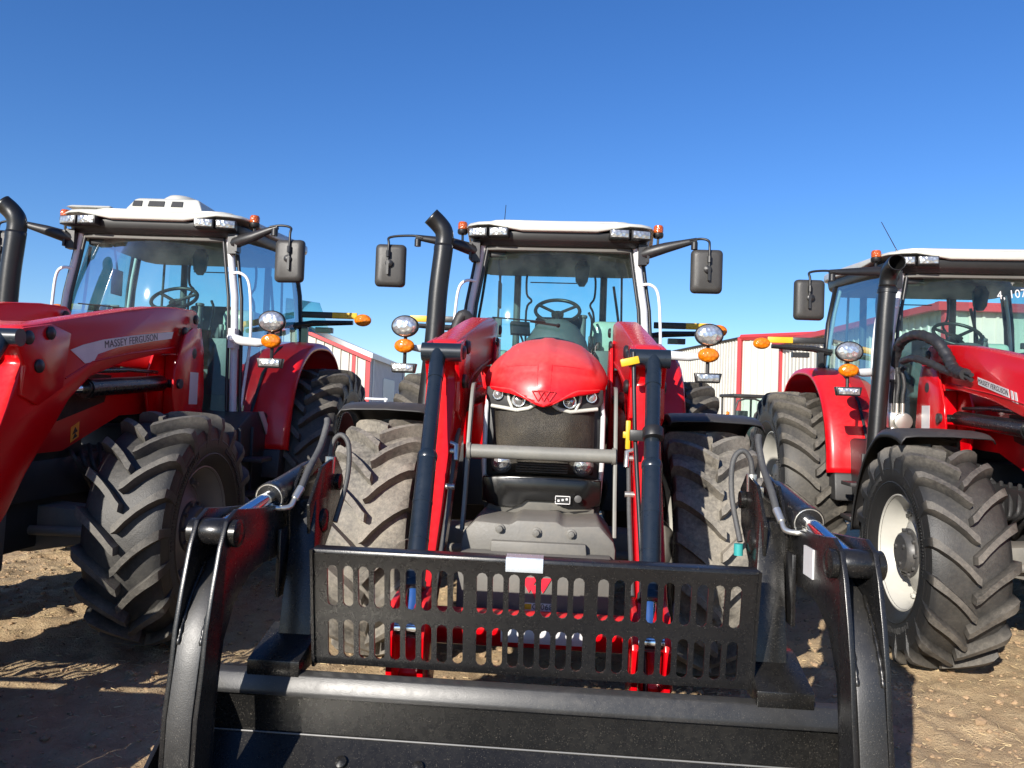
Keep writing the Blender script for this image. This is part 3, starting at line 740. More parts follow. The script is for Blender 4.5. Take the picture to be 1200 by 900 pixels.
    m = MB().loft([plan(.10,2.785,tilt=.06), plan(.05,2.82,tilt=.06), plan(.035,2.888,tilt=.07)]); m.build('roof_underside', 'decal_dark', rf, bevel=.008)
    m = MB().loft([plan(.12,2.75,tilt=.06),plan(.13,2.79,tilt=.06)]); m.build('headliner', 'headliner', rf, bevel=.01)
    for sx in (-1, 1):
        for x0, x1 in ((.40,.555),(.57,.725)):
            cx = (x0+x1)/2; yy = 1.40+(.03 if x0 > .5 else 0)
            mt = Matrix.Translation((sx*cx, yy, 2.872)) @ Matrix.Rotation(R(sx*(6 if x0 < .5 else 14)), 4, 'Z')
            w = (x1-x0)/2
            o = MB().box(-w, w, .0, .10, -.036, .036, mt).build('work_light', 'plastic', rf, bevel=.006)
            MB().box(-w+.01, w-.01, -.007, -.0005, -.028, .028, mt).build('lens', 'led', o, bevel=.002)
        # beacon
        x = sx*.80
        o = MB().tube(bez([(sx*.72,1.70,2.80),(sx*.79,1.66,2.82),(x,1.65,2.90)],4), .011, 8).lathe([(.034,0),(.042,.01),(.042,.035),(.036,.04)],(x,1.65,2.90),(0,0,1),18).build('beacon', 'plastic', rf, smooth=40)
        MB().lathe([(.038,.04),(.040,.05),(.040,.085),(.032,.10),(.0001,.104)],(x,1.65,2.90),(0,0,1),20).build('lens', 'amber_dark', o, smooth=50)
    MB().tube([(-.52,2.3,3.02),(-.52,2.3,3.06),(-.52,2.3,3.10)], [.014,.012,.006], 8).tube([(-.52,2.3,3.10),(-.51,2.32,3.33)], [.004,.003], 5).build('antenna', 'plastic', rf)
    # ---- exhaust
    m = MB().tube(bez([(-.97,1.12,1.05),(-.935,1.14,1.6),(-.91,1.15,2.0),(-.895,1.15,2.35),(-.868,1.15,2.66)],4)+[Vector((-.866,1.15,2.70))], .069, 24, caps=False)
    m.tube(bez([(-.866,1.15,2.69),(-.862,1.15,2.75),(-.872,1.145,2.81),(-.915,1.14,2.865),(-.97,1.12,2.915)],4), [.066]*17, 24, caps=False)
    o = m.build('exhaust_stack', 'exhaust', t, smooth=60, solid=.006)
    MB().lathe([(.073,0),(.073,.03)],(-.869,1.15,2.655),(.03,0,1),24).build('clamp', 'exhaust', o, smooth=40)
    # ---- loader arms
    A = [(1.22,2.10),(1.15,2.135),(.85,2.118),(.55,2.083),(.20,2.02),(-.144,1.948),(-.48,1.878),(-.73,1.822),(-.82,1.805),(-.862,1.775),(-.865,1.735),(-.83,1.69),(-.80,1.62),(-.86,1.50),(-.965,1.27),(-1.12,1.0),(-1.30,.74),(-1.50,.50),(-1.56,.40),(-1.47,.34),(-1.32,.40),(-1.05,.66),(-.86,.86),(-.73,1.05),(-.60,1.20),(-.50,1.31),(-.40,1.43),(-.20,1.57),(.175,1.68),(.60,1.76),(1.05,1.80),(1.19,1.86)]
    for sx in (-1, 1):
        arm = MB().prism(A, 'x', sx*.435, sx*.565).build('loader_arm', 'red', t, bevel=.016, seg=2)
        # fork plates at the knee
        for xx in (.43, .575):
            MB().prism([(-.62,1.835),(-.85,1.79),(-.89,1.765),(-.90,1.72),(-.87,1.68),(-.82,1.60),(-.84,1.45),(-.70,1.40),(-.50,1.5),(-.45,1.80)], 'x', sx*(xx-.012), sx*(xx+.012)).build('knee_plate', 'red', arm, bevel=.004)
        m = MB()
        for y, z in ((-.815,1.745),(-.64,1.785),(-.72,1.605),(.93,1.95),(1.10,2.06)):
            for e in (.415, .585): m.lathe([(.036,0),(.036,.012),(.026,.02),(.0001,.022)], (sx*e, y, z), (sx*(1 if e > .5 else -1),0,0), 16)
        m.builds('pin', 'plastic', arm, smooth=40)
        # fold line along the side
        m = MB()
        for e in (.4325, .5675):
            m.tube([(sx*e, y, z) for y, z in ((.98,1.99),(.90,1.84),(.86,1.77))], .006, 6)
            m.tube([(sx*e, y, z) for y, z in ((-.45,1.55),(-.2,1.66),(.2,1.735),(.85,1.83))], .005, 6)
        m.builds('weld_seam', 'red', arm)
        m = MB().prism(DEC, 'x', sx*.5675, sx*.5695); d = m.build('decal', 'decal', arm)
        dv = Vector((0,.58,.093)); up = Vector((0,-.093,.58))
        if sx > 0: mt = basis((.5705, .24, 1.822), (0,.58,.098), (0,-.098,.58))
        else: mt = basis((-.5705, .20, 1.816), (0,-.58,-.098), (0,-.098,.58))
        text_obj('MASSEY FERGUSON', .064, 'decal_dark', 'lettering', d, mt, .0006, sx=1.12)
        # tilt cylinder in front of the lower arm
        top = Vector((sx*.52,-.90,1.735)); bot = Vector((sx*.455,-1.66,.62)); d = bot-top
        m = MB().cyl((sx*.405,-.89,1.738),(sx*.60,-.89,1.738),.045)
        m.cyl(top, top+d*.12, .038).tube([top+d*.05, top+d*.42], .035, 20).tube([top+d*.42, top+d*.43, top+d*.445, top+d*.45], [.039,.045,.045,.042], 20)
        m.tube([top+d*.45, top+d*.86], .042, 20).tube([top+d*.86, top+d*.865, top+d*.885, top+d*.89], [.042,.048,.048,.036], 20).tube([top+d*.60, top+d*.61], .0435, 20).tube([top+d*.73, top+d*.735], .0435, 20)
        cyl = m.build('tilt_cylinder', 'blue_steel', arm, smooth=50)
        MB().tube([top+d*.87, bot], .028, 14).cyl(bot-Vector((.06,0,0)), bot+Vector((.06,0,0)), .04).build('piston_rod', 'chrome', arm, smooth=50)
        # lift cylinders below the upper arm
        m = MB().tube([(sx*.50,.78,1.565),(sx*.50,-.17,1.50)], .055, 20).cyl((sx*.42,.82,1.565),(sx*.58,.82,1.565),.03).tube([(sx*.50,.30,1.635),(sx*.50,-.17,1.605)], .018, 10)
        m.tube([(sx*.50,.72,1.64),(sx*.50,.25,1.635)], .012, 8)
        m.tube([(sx*.50,-.15,1.50),(sx*.50,-.12,1.502)], .063, 20)
        m.build('lift_cylinder', 'black_steel', arm, smooth=50)
        MB().tube([(sx*.50,-.16,1.50),(sx*.50,-.42,1.485)], .03, 14).build('piston_rod', 'chrome', arm, smooth=50)
        # steel pipe and hose along the inside of the arm
        m = MB().tube(bez([(sx*.415,-.80,1.36),(sx*.415,-.90,1.30),(sx*.415,-1.0,1.13),(sx*.415,-1.1,.98),(sx*.42,-1.30,.70)],4), .011, 8)
        m.builds('hydraulic_hose', 'hose_worn', arm, smooth=60)
        m = MB()
        for y, z in ((-.94,1.26),(-1.03,1.10)): m.cyl((sx*.395,y,z),(sx*.435,y,z),.014,8)
        m.tube([(sx*.44,-.93,1.30),(sx*.405,-.945,1.29),(sx*.402,-.965,1.22)], .012, 8)
        m.builds('pipe_clamp', 'zinc', arm, smooth=50)
        # mast
        mp = [(.86,1.00),(.80,1.30),(.74,1.50),(.76,1.66),(.90,1.93),(1.02,1.99),(1.16,2.0),(1.22,1.84),(1.26,1.50),(1.20,1.0)]
        mast = MB().prism(mp, 'x', sx*.405, sx*.425).prism(mp, 'x', sx*.595, sx*.612).prism([(.98,1.0),(.98,1.78),(1.24,1.78),(1.22,1.0)], 'x', sx*.43, sx*.59).build('loader_mast', 'red', t, bevel=.005)
        m = MB().prism([(.70,.80),(.74,1.12),(1.22,1.12),(1.26,.80)], 'x', sx*.26, sx*.60).prism([(-.60,.84),(-.60,1.06),(.8,1.10),(.8,.84)], 'x', sx*.26, sx*.30); m.build('side_rail', 'dark', mast, bevel=.01)
        MB().box(min(sx*.6125,sx*.614), max(sx*.6125,sx*.614), 1.0, 1.14, 1.42, 1.66).build('data_plate', 'sticker_white', mast)
        m = MB().lathe([(.036,0),(.036,.02),(.0001,.022)], (sx*.612,.82,1.565), (sx,0,0), 14).lathe([(.04,0),(.0001,.006)], (sx*.612,1.06,1.80), (sx,0,0), 14); m.builds('pin', 'dark', mast)
    # cross tube and coupler
    m = MB().cyl((-.45,-1.38,.56),(.45,-1.38,.56),.075,24); ct = m.build('cross_tube', 'red', t, smooth=40)
    m = MB()
    for x in (-.52,-.40,.40,.52): m.prism([(-1.42,.66),(-1.50,.74),(-1.66,.72),(-1.72,.60),(-1.70,.30),(-1.55,.27),(-1.42,.42)], 'x', x-.012, x+.012)
    m.box(-.56,.56,-1.70,-1.66,.30,.36); m.build('coupler_plate', 'red', t, bevel=.004)
    o = MB().grid([[(x, -1.38-.0768*math.cos(R(-30+8*k)), .56+.0768*math.sin(R(-30+8*k))) for x in (-.12,0,.12,.24)] for k in range(9)]).build('warning_label', 'sticker_white', ct, smooth=50)
    m = MB()
    vs = []
    for k in range(7):
        a = R(215-(k)*9); vs.append([(x, -1.38+.0785*math.cos(a), .56+.0785*math.sin(a)*-1*-1) for x in (-.10,.02,.03,.14,.15,.22)])
    m.grid([[ (x, -1.38-.0785*math.cos(R(18+6*k)), .56+.0785*math.sin(R(18+6*k))) for x in (-.12,0,.12,.24)] for k in range(4)]); m.build('warning_band', 'sticker_orange', o)
    # ---- lamps, mirrors, extremity markers
    for sx in (-1, 1):
        lamp_cluster(t, sx, 1.16)
        b = MB().tube([(sx*.82,2.78,2.20),(sx*1.0,2.76,2.235),(sx*1.40,2.74,2.25)], [.035,.03,.022], 8)
        b.obox((sx*1.12,2.76,2.17),(.16,.07,.05)).box(min(sx*.90,sx*.96),max(sx*.90,sx*.96),2.74,2.78,2.04,2.20)
        b = b.build('marker_arm', 'plastic', t, smooth=40)
        MB().box(min(sx*.90,sx*1.20),max(sx*.90,sx*1.20),2.72,2.745,2.285,2.345).build('marker_board', 'plastic', b, bevel=.004)
        MB().box(min(sx*1.20,sx*1.44),max(sx*1.20,sx*1.44),2.72,2.745,2.285,2.345).build('marker_board_end', 'yellow', b, bevel=.004)
        o = MB().lathe([(.0001,.05),(.06,.04),(.075,0)],(sx*1.50,2.72,2.275),(0,1,0),24,sx=1.1,sy=.78).build('marker_light', 'plastic', b, smooth=50)
        MB().lathe([(.076,0),(.072,-.02),(.05,-.035),(.0001,-.04)],(sx*1.50,2.72,2.275),(0,1,0),24,sx=1.1,sy=.78).build('lens', 'amber', o, smooth=60)
    return t

# ------------------------------------------------------------------ grapple bucket
def slot_cell(m, x0, x1, z0, z1, sw, sh, fn, th):
    cx, cz = (x0+x1)/2, (z0+z1)/2; cw, chh = (x1-x0)/2, (z1-z0)/2
    q = []
    for k in range(4): q.append((-cw+2*cw*k/4, chh))
    for k in range(6): q.append((cw, chh-2*chh*k/6))
    for k in range(4): q.append((cw-2*cw*k/4, -chh))
    for k in range(6): q.append((-cw, -chh+2*chh*k/6))
    P = []
    for a, b in q:
        px, pz = a*sw/cw, b*sh/chh; st = sh-sw
        if abs(b) >= chh-1e-6 or abs(pz) > st:
            s = 1 if pz > 0 else -1; d = Vector((px, pz-s*st)); 
            if abs(b) >= chh-1e-6: d = Vector((a/cw, s*.9*(1.15-abs(a/cw)*.9)+0))
            if d.length < 1e-6: d = Vector((0, s))
            d.normalize(); px, pz = d.x*sw, s*st+d.y*sw
        P.append((px, pz))
    n = len(q); vs = []
    for y in (0, th):
        vs += [fn(cx+a, y, cz+b) for a, b in q]+[fn(cx+a, y, cz+b) for a, b in P]
    fs = []
    for i in range(n):
        j = (i+1) % n
        fs += [(i, j, n+j, n+i), (2*n+i, 3*n+i, 3*n+j, 2*n+j), (n+i, n+j, 3*n+j, 3*n+i)]
    m.add(vs, fs)

def make_grapple(name='grapple_bucket'):
    g = empty(name)
    W = 1.13
    # shell : back wall, seam, floor, side cheeks
    prof = [(-1.89,.49),(-1.885,.29),(-2.00,.16),(-2.16,.080),(-2.35,.045),(-2.80,.03)]
    th = .014
    inner = [(y+.004, z) for y, z in prof]
    outer = [(-1.876,.49),(-1.870,.282),(-1.99,.148),(-2.15,.063),(-2.35,.028),(-2.80,.016)]
    m = MB().prism(prof+outer[::-1], 'x', -W, W)
    shell = m.build('bucket_shell', 'worn_steel', g, smooth=25)
    for sx in (-1, 1):
        ck = [(-1.89,.49),(-1.885,.29),(-2.00,.16),(-2.16,.08),(-2.35,.045),(-2.80,.03),(-2.82,.09),(-2.55,.16),(-2.32,.30),(-2.10,.46),(-1.98,.52)]
        MB().prism(ck, 'x', sx*W, sx*(W+.016)).build('side_plate', 'black_steel', shell, bevel=.003)
    MB().tube([(-W,-1.892,.289),(W,-1.892,.289)], .003, 6).builds('weld_seam', 'rim_shade', shell)
    MB().box(-W-.016, W+.016, -2.90, -2.78, .008, .032).build('cutting_edge', 'zinc', shell, bevel=.003)
    m = MB()
    for x in (-.62,-.35,.1,.5,.8): m.lathe([(.022,0),(.02,.012),(.0001,.018)], (x,-1.945,.225), (0,-.7,.7), 12)
    m.builds('bolt_head', 'worn_steel', shell, smooth=40)
    # top rail: heavy square tube
    MB().prism([(-1.950,.440),(-1.948,.458),(-1.924,.508),(-1.885,.515),(-1.868,.495),(-1.87,.440)], 'x', -W-.02, W+.02).build('top_rail', 'rail_steel', g, bevel=.005)
    # gate
    def fn(x, y, z):        # gate plane leaning back a little
        return (x, -1.838-(z-.52)*.19+y, z)
    m = MB(); pitch = .0565
    cols = []
    x = -.735
    for k in range(9): cols.append(x+k*pitch)
    x = -.735+9*pitch+.028
    for k in range(7): cols.append(x+k*pitch)
    x = cols[-1]+pitch+.028
    for k in range(9): cols.append(x+k*pitch)
    off = (cols[0]+cols[-1]+pitch)/2
    cols = [c-off+.0125 for c in cols]
    zr = [(.545,.705),(.735,.905)]
    X0, X1 = -.765, .790; ZB, ZT = .525, .937
    for c in cols:
        for (a, b), h in ((zr[0], .072), (zr[1], .076)):
            slot_cell(m, c, c+pitch, a, b, .0187, h, fn, .010)
    def pl(x0, x1, z0, z1):
        vs = [fn(x, y, z) for x in (x0, x1) for y in (0, .010) for z in (z0, z1)]
        m.add(vs, [(0,1,3,2),(4,6,7,5),(0,4,5,1),(2,3,7,6),(0,2,6,4),(1,5,7,3)])
    gaps = [(X0, cols[0])]
    for a, b in zip(cols, cols[1:]):
        if b-a > pitch+.001: gaps.append((a+pitch, b))
    gaps.append((cols[-1]+pitch, X1))
    for a, b in gaps:
        for z0, z1 in zr: pl(a, b, z0, z1)
    pl(X0, X1, ZB, zr[0][0]); pl(X0, X1, zr[0][1], zr[1][0]); pl(X0, X1, zr[1][1], ZT)
    gate = m.build('slotted_gate', 'black_steel', g, smooth=25)
    m = MB(); a = fn(0,0,ZT)
    m.prism([(a[1]+.0,ZT+.0),(a[1]+.004,ZT+.014),(a[1]+.05,ZT+.020),(a[1]+.052,ZT+.010),(a[1]+.012,ZT+.002)], 'x', X0, X1); m.build('top_flange', 'black_steel', gate, bevel=.002)
    m = MB()
    for x in (X0-.006, X1-.004):
        vs = [fn(x+dx, y, z) for dx in (0,.010) for y in (-.012,.06) for z in (ZB-.01, ZT+.012)]
        m.add(vs, [(0,1,3,2),(4,6,7,5),(0,4,5,1),(2,3,7,6),(0,2,6,4),(1,5,7,3)])
    m.builds('end_plate', 'black_steel', gate)
    y0 = fn(0,0,ZT)[1]
    lb = MB().prism([(y0-.004,ZT-.030),(y0-.003,ZT+.006),(y0+.004,ZT+.019),(y0+.048,ZT+.0235),(y0+.048,ZT+.021),(y0+.006,ZT+.016),(y0-.001,ZT+.004),(y0-.002,ZT-.030)], 'x', -.075, .055).build('foil_label', 'foil', gate)
    # posts and side arms
    for sx in (-1, 1):
        def pf(x, y, z, sx=sx): return (sx*(x+.06*(z-.5)), y+.10*(z-.5)*2, z)
        post = MB().prism([(.80,.535),(.93,.535),(.955,1.08),(.865,1.08)], 'y', -1.80, -1.66, lambda x, y, z, sx=sx: (sx*x, y+.35*(z-.5), z)).build('post', 'worn_steel', g, bevel=.006)
        MB().prism([(-1.93,.50),(-1.93,.555),(-1.70,.62),(-1.60,.62),(-1.60,.50)], 'x', sx*.79, sx*.98).build('foot', 'worn_steel', post, bevel=.005)
        MB().box(min(sx*.955,sx*.97), max(sx*.955,sx*.97), -1.72, -1.50, .72, .98).build('gusset', 'black_steel', post, bevel=.003)
        # bracket that carries arm and cylinder
        bk = [(-1.62,.98),(-1.64,1.10),(-1.50,1.24),(-1.32,1.27),(-1.22,1.20),(-1.25,1.05),(-1.45,.88),(-1.60,.86)]
        br = MB()
        for x in (.875, .955): br.prism([(y-.02, z-.03) for y, z in bk], 'x', sx*(x-.007), sx*(x+.007))
        br = br.build('pivot_bracket', 'worn_steel', g, bevel=.003)
        m = MB()
        m.lathe([(.05,0),(.05,.02),(.035,.03),(.0001,.032)], (sx*.867,-1.52,.99), (-sx,0,0), 18).lathe([(.036,0),(.036,.02),(.0001,.024)], (sx*.867,-1.33,1.13), (-sx,0,0), 16)
        m.builds('pivot_pin', 'worn_steel', br, smooth=40)
        # the curved arm : two flanking plates and a box spine
        Pl = [(-1.30,.86),(-1.34,1.05),(-1.50,1.06),(-1.75,1.07),(-1.98,1.09),(-2.07,1.10),(-2.14,1.07),(-2.18,.99),(-2.22,.86),(-2.25,.74),(-2.265,.62),(-2.291,.48),(-2.296,.34),(-2.276,.20),(-2.222,.10),(-2.12,.11),(-2.16,.22),(-2.17,.34),(-2.165,.46),(-2.15,.58),(-2.13,.68),(-2.05,.80),(-1.90,.87),(-1.60,.87)]
        arm = MB()
        for x in (.985, 1.085): arm.prism(Pl, 'x', sx*(x-.008), sx*(x+.008))
        arm = arm.build('grapple_arm', 'black_steel', g, bevel=.003)
        Sp = [(-1.36,.90),(-1.36,.99),(-1.70,.985),(-1.95,.965),(-2.08,.92),(-2.165,.85),(-2.222,.76),(-2.252,.69),(-2.267,.62),(-2.294,.48),(-2.299,.34),(-2.279,.20),(-2.224,.088),(-2.12,.10),(-2.16,.22),(-2.17,.34),(-2.165,.46),(-2.14,.58),(-2.09,.68),(-2.02,.77),(-1.92,.84),(-1.70,.87)]
        MB().prism(Sp, 'x', sx*.9945, sx*1.0755).build('arm_spine', 'arm_steel', arm, bevel=.004)
        # lower half of the arm : widened side skins
        Sk = [(-2.19,.70),(-2.262,.62),(-2.293,.48),(-2.298,.34),(-2.278,.20),(-2.225,.10),(-2.115,.11),(-2.158,.22),(-2.168,.34),(-2.163,.46),(-2.14,.57),(-2.10,.66)]
        m = MB().cyl((sx*.965,-2.105,1.025),(sx*1.105,-2.105,1.025),.022)
        for x, d in ((.966,-1),(1.104,1)): m.lathe([(.046,-.008),(.046,.012),(.034,.018),(.018,.020),(.0001,.022)], (sx*x,-2.105,1.025), (sx*d,0,0), 22)
        m.build('ear_pin', 'worn_steel', arm, smooth=40)
        m = MB()
        for x in (.998, 1.072):
            m.tube(bez([(sx*x, -2.09-.0, .925),(sx*x,-2.17,.84),(sx*x,-2.225,.755),(sx*x,-2.250,.695)],6), [.006+.0015*((k*7) % 3) for k in range(19)], 6)
        m.builds('weld_seam', 'worn_steel', arm, smooth=60)
        # ram
        p0 = Vector((sx*.99,-1.28,1.17)); p1 = Vector((sx*1.035,-2.105,1.028)); d = p1-p0
        m = MB().tube([p0+d*.0, p0+d*.03, p0+d*.05, p0+d*.46], [.035,.05,.052,.052], 24).tube([p0+d*.46, p0+d*.47, p0+d*.52, p0+d*.525], [.05,.058,.058,.04], 24)
        m.lathe([(.04,-.03),(.04,.03)], p0, (1,0,0), 16)
        ram = m.build('ram', 'black_steel', arm, smooth=45)
        MB().tube([p0+d*.50, p1], .029, 18).build('piston_rod', 'chrome', arm, smooth=45)
        MB().lathe([(.042,-.048),(.045,-.044),(.045,.044),(.042,.048)], p1, (1,0,0), 22).build('rod_eye', 'black_steel', arm, smooth=40)
        MB().lathe([(.054,-.006),(.054,.006)], p0+d*.515, d, 24).build('gland_ring', 'zinc', ram)
        # hoses
        xi = sx*.93
        m = MB().tube(bez([(xi-sx*.01,-1.62,1.13),(xi-sx*.015,-1.55,1.20),(xi-sx*.02,-1.44,1.28),(xi-sx*.025,-1.38,1.37),(xi-sx*.02,-1.36,1.40)],5), .014, 10)
        m.tube(bez([(xi-sx*.045,-1.38,1.17),(xi-sx*.05,-1.37,1.29),(xi-sx*.085,-1.37,1.335),(xi-sx*.125,-1.38,1.29),(xi-sx*.13,-1.40,1.15),(xi-sx*.11,-1.48,.98)],5), .011, 10)
        m.builds('hydraulic_hose', 'hose_worn', br, smooth=60)
        m = MB().tube([(xi-sx*.01,-1.62,1.13),(xi+sx*.0,-1.66,1.09)], .016, 8).tube(bez([(xi,-1.65,1.10),(xi+sx*.005,-1.69,1.065),(xi+sx*.04,-1.72,1.06),(xi+sx*.07,-1.72,1.065)],4), .011, 8).cyl((xi+sx*.06,-1.72,1.063),(xi+sx*.10,-1.72,1.065),.019,6)
        m.tube([(xi-sx*.045,-1.38,1.17),(xi-sx*.046,-1.375,1.24)], .022, 8).obox((xi-sx*.03,-1.38,1.17),(.05,.05,.04))
        m.builds('hose_fitting', 'zinc', br, smooth=50)
        if sx > 0:
            MB().box(.970, .9765, -1.90, -1.80, .93, 1.03).build('spec_label', 'sticker_white', arm)
            MB().cyl((xi-.12,-1.5,.93),(xi-.12,-1.5,.975),.018,12).build('dust_cap', paint('teal_cap', (.03,.26,.25), .4), br)
    return g

# ------------------------------------------------------------------ place the machines
c = make_tractor()
l = copy_tree(c); r = copy_tree(c)
def place(o, x, y, th, z=0): o.location = (x, y, z); o.rotation_euler = (0, 0, R(th))
place(c, .22, 4.60, -4.3); place(l, -3.03, 4.72, -1.4); place(r, 3.63, 4.69, -6.5)
G = 'red tractors with front loaders parked in a row'
tag(c, 'red tractor facing the camera between the other two, holding the black grapple bucket', 'tractor', G)
tag(l, 'red tractor at left with a vented unit and dome on its white roof', 'tractor', G)
tag(r, 'red tractor with black hose loop and pale front rim, at the right edge', 'tractor', G)
def kid(o, name): return [k for k in children(o) if k.name.split('.')[0] == name]
def remat(o, mat):
    o.data = o.data.copy(); o.data.materials.clear(); o.data.materials.append(M[mat])
# dusty front tyres on the middle tractor
for w in kid(c, 'front_wheel'): remat(kid(w, 'tyre')[0], 'tyre_dusty')
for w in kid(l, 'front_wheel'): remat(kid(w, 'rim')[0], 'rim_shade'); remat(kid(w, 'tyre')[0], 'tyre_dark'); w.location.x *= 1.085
for w in kid(r, 'front_wheel'): w.location.x *= 1.10; w.scale = (.97, .97, 1.0); w.location.z -= .0
for w in kid(l, 'rear_wheel'): remat(kid(w, 'rim')[0], 'rim_red')
# mirrors: set differently on each machine
make_mirror(c, 1, 1.45, 1.16, 2.60, 0); make_mirror(c, -1, 1.45, 1.345, 2.59, 4, tipx=1.17, tipz=2.825)
make_mirror(l, 1, 1.45, 1.17, 2.595, -8, tipx=1.08, tipz=2.87); make_mirror(l, -1, 1.45, 1.18, 2.60, 6, tipx=1.08, tipz=2.84)
make_mirror(r, -1, 1.45, 1.385, 2.53, 4, tipx=1.25, tipz=2.77); make_mirror(r, 1, 1.45, 1.16, 2.60, 0)

def prune(o):
    for ch in children(o): prune(ch)
    bpy.data.objects.remove(o)
for f in kid(l, 'front_fender'): prune(f)
prune(kid(kid(l, 'roof')[0], 'antenna')[0])
r.scale = (1, 1, .972)
for o_ in kid(r, 'exhaust_stack'): prune(o_)
m = MB().tube(bez([(-.97,1.12,1.05),(-.935,1.14,1.6),(-.91,1.15,2.0),(-.895,1.15,2.35),(-.880,1.15,2.60)],4), .062, 24, caps=False)
m.tube(bez([(-.880,1.15,2.60),(-.878,1.14,2.67),(-.876,1.10,2.725),(-.874,1.04,2.755),(-.873,.98,2.765)],4), [.062]*17, 24, caps=False)
o_ = m.build('exhaust_stack', 'exhaust', r, smooth=60, solid=.006)
MB().lathe([(.073,0),(.073,.03)],(-.882,1.15,2.55),(.03,0,1),24).build('clamp', 'exhaust', o_, smooth=40)
an = kid(kid(r, 'roof')[0], 'antenna')[0]; prune(an)
MB().tube([(-.60,1.75,2.98),(-.60,1.75,3.03)], [.012,.008], 8).tube([(-.60,1.75,3.03),(-.74,1.72,3.27)], [.004,.003], 5).build('antenna', 'plastic', kid(r, 'roof')[0])
# extras: middle tractor
arm = [a for a in kid(c, 'loader_arm') if a.data.vertices[0].co.x > 0][0]
m = MB().tube([(.415,-1.02,1.755),(.425,-1.10,1.40),(.445,-1.45,.80),(.455,-1.60,.40)], .010, 8); m.build('level_rod', 'plastic', arm, smooth=50)
m = MB().obox((.397,-1.05,1.71),(.085,.03,.035),(0,-14,0)); m.obox((.395,-1.10,1.375),(.02,.035,.13)).obox((.395,-1.105,1.375),(.045,.02,.03)); m.builds('level_pointer', 'yellow', arm, bevel=.004)
m = MB().obox((.46,-1.13,1.375),(.12,.05,.05)).lathe([(.047,-.025),(.047,.025)],(.5,-1.165,1.385),(0,-.5,-.85),20); m.build('rod_clamp', 'plastic', arm, bevel=.004)
# spare tyre-like hose coil beside the left loader arm
m = MB().tube(bez([(-.80,1.25,1.75),(-.78,1.25,2.0),(-.72,1.25,2.18),(-.66,1.28,2.12),(-.68,1.3,1.95),(-.74,1.3,1.8)],5), .045, 12); m.build('intake_hose', 'hose', c, smooth=60)
# extras: left tractor, unit on the roof
rf = kid(l, 'roof')[0]
def unit(x0, x1, y0, y1, z0, z1, s): 
    return [[Vector((x0+a*s*k, y0+b*s*k, z)) if False else None] for a in ()]
m = MB()
def rect(x0, x1, y0, y1, z): return [Vector((x0,y0,z)), Vector((x1,y0,z)), Vector((x1,y1,z)), Vector((x0,y1,z))]
m.loft([rect(-.42,.30,1.80,2.75,3.02), rect(-.33,.225,1.86,2.70,3.17), rect(-.31,.205,1.88,2.68,3.18)])
u = m.build('roof_unit', 'white', rf, bevel=.015)
m = MB()
for a, b in ((-.335,-.255),(-.20,-.06),(0,.10)):
    m.prism([(a,3.10),(b,3.10),(b-.004,3.15),(a+.004,3.15)], 'y', 0, .03, lambda x, y, z: (x, 1.80+(z-3.02)*.4+y-.008, z))
m.builds('vent_opening', 'decal_dark', u)
MB().lathe([(.20,0),(.195,.045),(.15,.08),(.08,.098),(.0001,.105)], (-.06,2.2,3.178), (0,0,1), 28, sx=1.1, sy=.8).build('dome', 'white', u, smooth=60)
MB().loft([rect(-.78,-.40,1.6,2.8,3.02), rect(-.75,-.42,1.64,2.76,3.045)]).build('roof_hatch', 'white', rf, bevel=.01)
# left tractor: rear window swung open
cf = kid(l, 'cab_floor')[0]
MB().add([(.62,3.10,2.20),(.98,3.52,2.20),(.88,3.40,2.52),(.62,3.10,2.52)], [(0,1,2,3)]).build('open_window', 'glass', cf, solid=.006)
# extras: right tractor, hose loop and coupler
m = MB().tube(bez([(-.70,1.52,1.86),(-.70,1.50,2.0),(-.70,1.40,2.14),(-.70,1.25,2.20),(-.68,1.05,2.21),(-.64,.85,2.14),(-.60,.75,2.02),(-.60,.66,1.93),(-.60,.56,1.89),(-.60,.47,1.875)],10), [.040+.005*math.sin(k*1.9)*math.sin(k*.7) for k in range(91)], 14)
m.tube(bez([(-.70,1.30,2.02),(-.70,1.1,2.03),(-.66,.9,1.98),(-.62,.75,1.92),(-.60,.55,1.87)],10), [.028+.004*math.sin(k*2.1)*math.sin(k*.6) for k in range(41)], 12)
m.build('hose_loop', 'sleeve', r, smooth=60)
m = MB()
for k, (x, y) in enumerate(((-.71,1.50),(-.68,1.46),(-.65,1.42),(-.74,1.56))):
    m.tube(bez([(x,y,1.64),(x,y,1.74),(x+.01,y,1.84),(-.70+.02*k,1.50-.03*k,1.98)],4), .016, 8)
m.tube(bez([(-.60,.50,1.89),(-.60,.44,1.88),(-.60,.385,1.865)],4), .016, 8).tube(bez([(-.60,.50,1.86),(-.60,.44,1.85),(-.60,.385,1.83)],4), .014, 8)
m.builds('hydraulic_hose', 'hose', r, smooth=60)
mb = MB().obox((-.70,1.46,1.54),(.12,.14,.13)).lathe([(.07,-.02),(.075,0),(.07,.02)],(-.66,1.38,1.53),(0,1,0),20).obox((-.74,1.42,1.44),(.04,.06,.22),(0,30,0))
cb = mb.build('coupler_block', 'zinc', r, bevel=.008)
m = MB()
for x, y in ((-.71,1.50),(-.68,1.46),(-.65,1.42),(-.74,1.56)):
    m.tube([(x,y,1.60),(x,y,1.68)], .018, 8).tube([(x,y,1.28),(x,y,1.48)], .016, 8)
m.builds('fitting', 'zinc', cb, smooth=50)
ar = [a for a in kid(r, 'loader_arm') if a.data.vertices[0].co.x < 0][0]
prune(kid(ar, 'decal')[0])
d_ = MB().prism([(.37,1.852),(-.02,1.755),(-.035,1.70),(.36,1.80)], 'x', -.5695, -.5675)
d_ = d_.build('decal', 'decal', ar)
